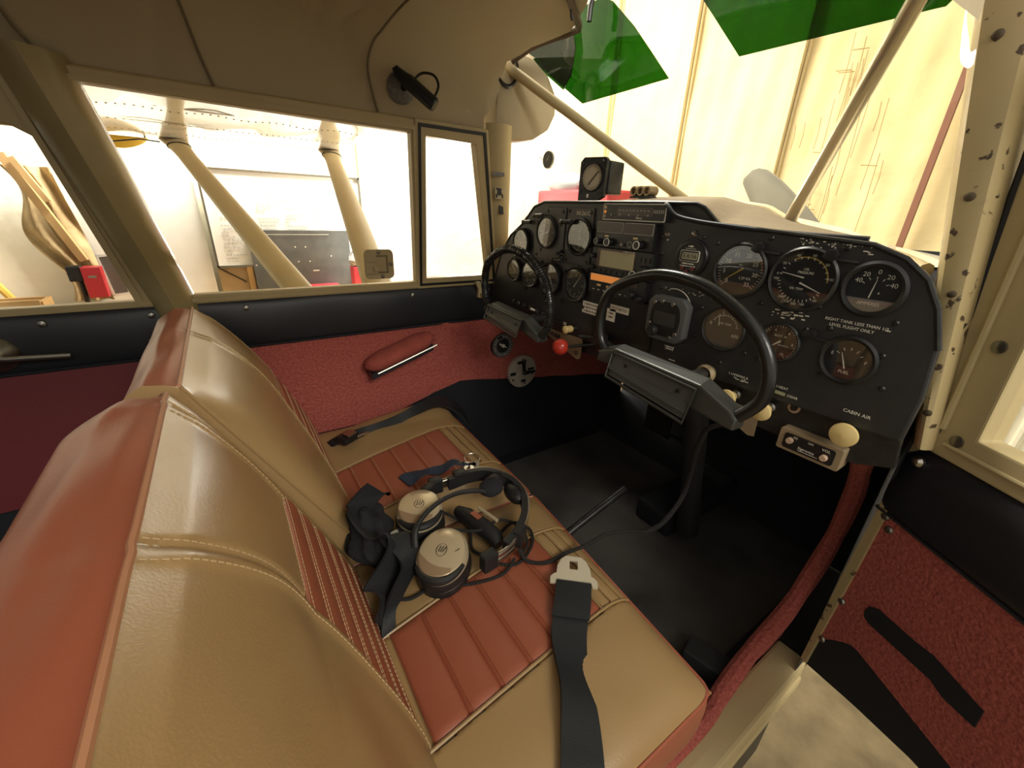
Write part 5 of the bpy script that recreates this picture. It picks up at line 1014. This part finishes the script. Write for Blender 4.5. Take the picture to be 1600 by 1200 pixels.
t = thing('plastic_bag', 'crumpled grey plastic bag on the red tool box near the latch plate', 'bag', (1.0, 3.9, .35)); q = MB(); random.seed(9); q.lathe([(1e-4, -.05), (.07, -.045), (.085, 0), (.06, .05), (.03, .08), (1e-4, .085)], Matrix.Translation((1.0, 3.95, .40)), 20); q.v = [(a + random.uniform(-.012, .012), b_ + random.uniform(-.01, .01), c + random.uniform(-.012, .012)) for a, b_, c in q.v]; q.build('bag_film', mat('bag_grey', (.45, .45, .43), .4, var=(30, .9, (.1, .1, .1))), t, False)
t = thing('wooden_post', 'tall pale wooden post on the far wall above the latch plate', 'post', (1.16, 4.15, 0)); q = MB(); q.box((1.16, 4.17, .9), (.06, .05, 2.0)); q.build('timber', mat('pale_timber', (.62, .52, .34), .7), t, False)
t = thing('wooden_beam', 'long diagonal timber brace seen through the rear side window', 'beam', (-.9, 4.0, .4)); q = MB(); q.tube([(-1.0, 4.05, 1.06), (-.80, 4.05, .43)], .030, 4); q.build('timber', wood, t, False); q = MB(); q.tube([(-.95, 4.0, 1.04), (-.86, 4.0, .80)], .022, 4); q.build('splice', wood, t, False)
t = thing('yellow_pole', 'yellow pole leaning in the lower corner of the rear side window', 'pole', (-1.2, 3.9, .2)); q = MB(); q.tube([(-1.32, 3.9, .62), (-1.12, 3.9, .12)], .022, 8); q.build('pole_tube', mat('pole_yellow', (.70, .48, .10), .5), t)
t = thing('hanging_tarp', 'torn brown paper hanging on the wall at the far left', 'tarp', (-1.0, 4.1, .2)); q = MB(); q.grid(lambda u, w: (lerp(-1.06 + .05 * sin(w * 9) + .12 * (1 - w), -.80 - .02 * w + .08 * (1 - w), u) , 4.12 - .03 * sin(u * 14 + w * 7), lerp(.15, 1.0, w)), lin(0, 1, 30), lin(0, 1, 30)); q.build('paper_sheet', mat('kraft_paper', (.50, .38, .20), .8, bump=(8, .8, .03), var=(5, .9, (.24, .16, .07))), t)
t = thing('hammock_sling', 'yellow fabric sling hanging below the wing beside the slanted post', 'sling', (-.4, 3.9, 1.1)); q = MB(); q.grid(lambda u, w: (lerp(-.57, -.26, u), 3.76 + .05 * w, 1.195 - .005 - .065 * sin(u * pi) ** .7 * w), lin(0, 1, 16), lin(0, 1, 8)); q.build('fabric', mat('sling_yellow', (.75, .50, .05), .6), t); q = MB(); q.tube([(-.56, 3.76, 1.13), (-.30, 3.76, 1.18), (-.20, 3.76, 1.175)], .004, 6); q.tube([(-.55, 3.78, 1.18), (-.56, 3.78, 1.203)], .004, 6); q.tube([(-.28, 3.78, 1.18), (-.27, 3.78, 1.203)], .004, 6); q.build('cable', blkm, t)
bench = thing('workbench', 'cluttered workbench along the far hangar wall', 'workbench', (-.6, 3.9, -.7)); q = MB(); q.box((-.5, 3.85, .10), (3.2, .6, .05)); q.build('bench_top', wood, bench, False)
for xx in (-2.0, -.9, .3, 1.0): q = MB(); q.box((xx, 3.7, -.3), (.07, .07, .76)); q.build('leg', wood, bench, False)
t = thing('wooden_tray', 'shallow wooden tray with a slot handle at the lower left of the rear window', 'tray', (-1.1, 3.75, .13)); q = MB(); q.box((-1.14, 3.62, .195), (.34, .02, .12)); q.box((-1.14, 3.8, .195), (.34, .02, .10)); q.box((-1.31, 3.71, .195), (.02, .18, .10)); q.box((-.97, 3.71, .195), (.02, .18, .10)); q.build('tray_sides', wood, t, False); q = MB(); q.box((-1.10, 3.608, .215), (.09, .004, .022)); q.build('slot', wb, t, False)
t = thing('bench_grinder', 'small black grinder beside the red box at the far left', 'grinder', (-.85, 3.9, .13)); q = MB(); q.box((-.845, 3.95, .36), (.07, .08, .10)); q.build('head', blkm, t, False, bevel=.01); q = MB(); q.cyl(.015, .13, .36, Matrix.Translation((-.835, 3.95, 0)), 10); q.build('stand', blkm, t)
t = thing('framed_panel', 'small framed grey panel leaning on the bench by the slanted post', 'panel', (-.67, 4.0, .15)); M = frame((-.665, 4.0, .335), (.95, 0, .1), (-.32, .1, 1)); q = MB(); q.box((0, 0, 0), (.075, .25, .01)); q.v = [tuple(M @ Vector(p)) for p in q.v]; q.build('grey_face', mat('grey_face', (.16, .16, .155), .5), t, False); q = MB()
for a, b_, c, d in ((-.045, 0, .014, .28), (.045, 0, .014, .28), (0, .133, .10, .014), (0, -.133, .10, .014)): q.box((a, b_, .006), (c, d, .02))
q.v = [tuple(M @ Vector(p)) for p in q.v]; q.build('frame', wb, t, False)
random.seed(22)
for i in range(9):
    x = -1.2 + i * .085 + random.uniform(-.02, .02); t = thing('timber_offcut', 'offcut of timber lying in the heap on the workbench', 'wood', (x, 3.7, .13), 'timber offcuts on the workbench'); q = MB(); q.box((x, 3.66, .15 + random.uniform(0, .03)), (random.uniform(.05, .16), .05, .025), Matrix.Rotation(random.uniform(-1, 1), 3, 'Z') @ Matrix.Rotation(random.uniform(-.5, .5), 3, 'Y')); q.build('block', wood, t, False)
# red machine and grey cover seen ahead of the panel
t = thing('red_cart', 'red cart with a grey cover seen through the windshield behind the compass', 'cart', (2.5, 2.7, -.7)); q = MB(); q.box((2.55, 2.75, .27), (.3, .86, 1.51)); q.build('body', redt, t, False, bevel=.02)
for a_, b_ in ((2.45, 2.4), (2.65, 2.4), (2.45, 3.1), (2.65, 3.1)): q = MB(); q.cyl(.06, -.02, .02, Matrix.Translation((a_, b_, -.605)) @ Matrix.Rotation(pi / 2, 4, 'X'), 16); q.build('wheel', blk, t)
q = MB(); q.lathe([(1e-4, -.05), (.9, -.04), (1, 0), (.93, .045), (.6, .085), (.3, .10), (1e-4, .105)], Matrix.Translation((2.56, 2.93, 1.06)) @ Matrix.Diagonal((.14, .24, 1, 1)), 24); q.v = [(a, b_, c + .012 * sin(b_ * 40) * sin(a * 31)) for a, b_, c in q.v]; q.build('cover', mat('cover_grey', (.25, .27, .27), .5), t)
q = MB(); q.prism([(-2.285, 1.00), (-2.33, 1.13), (-2.42, 1.16), (-2.50, 1.17), (-2.55, 1.0)], 2.38, 2.42, Matrix(((0, 0, 1, 0), (-1, 0, 0, 0), (0, 1, 0, 0), (0, 0, 0, 1)))); q.build('grey_flap', mat('flap_grey', (.24, .22, .16), .6), t, False)
t = thing('broom', 'broom with a dark bristle head standing by the near seat outside', 'broom', (0, 0, 0)) if False else None
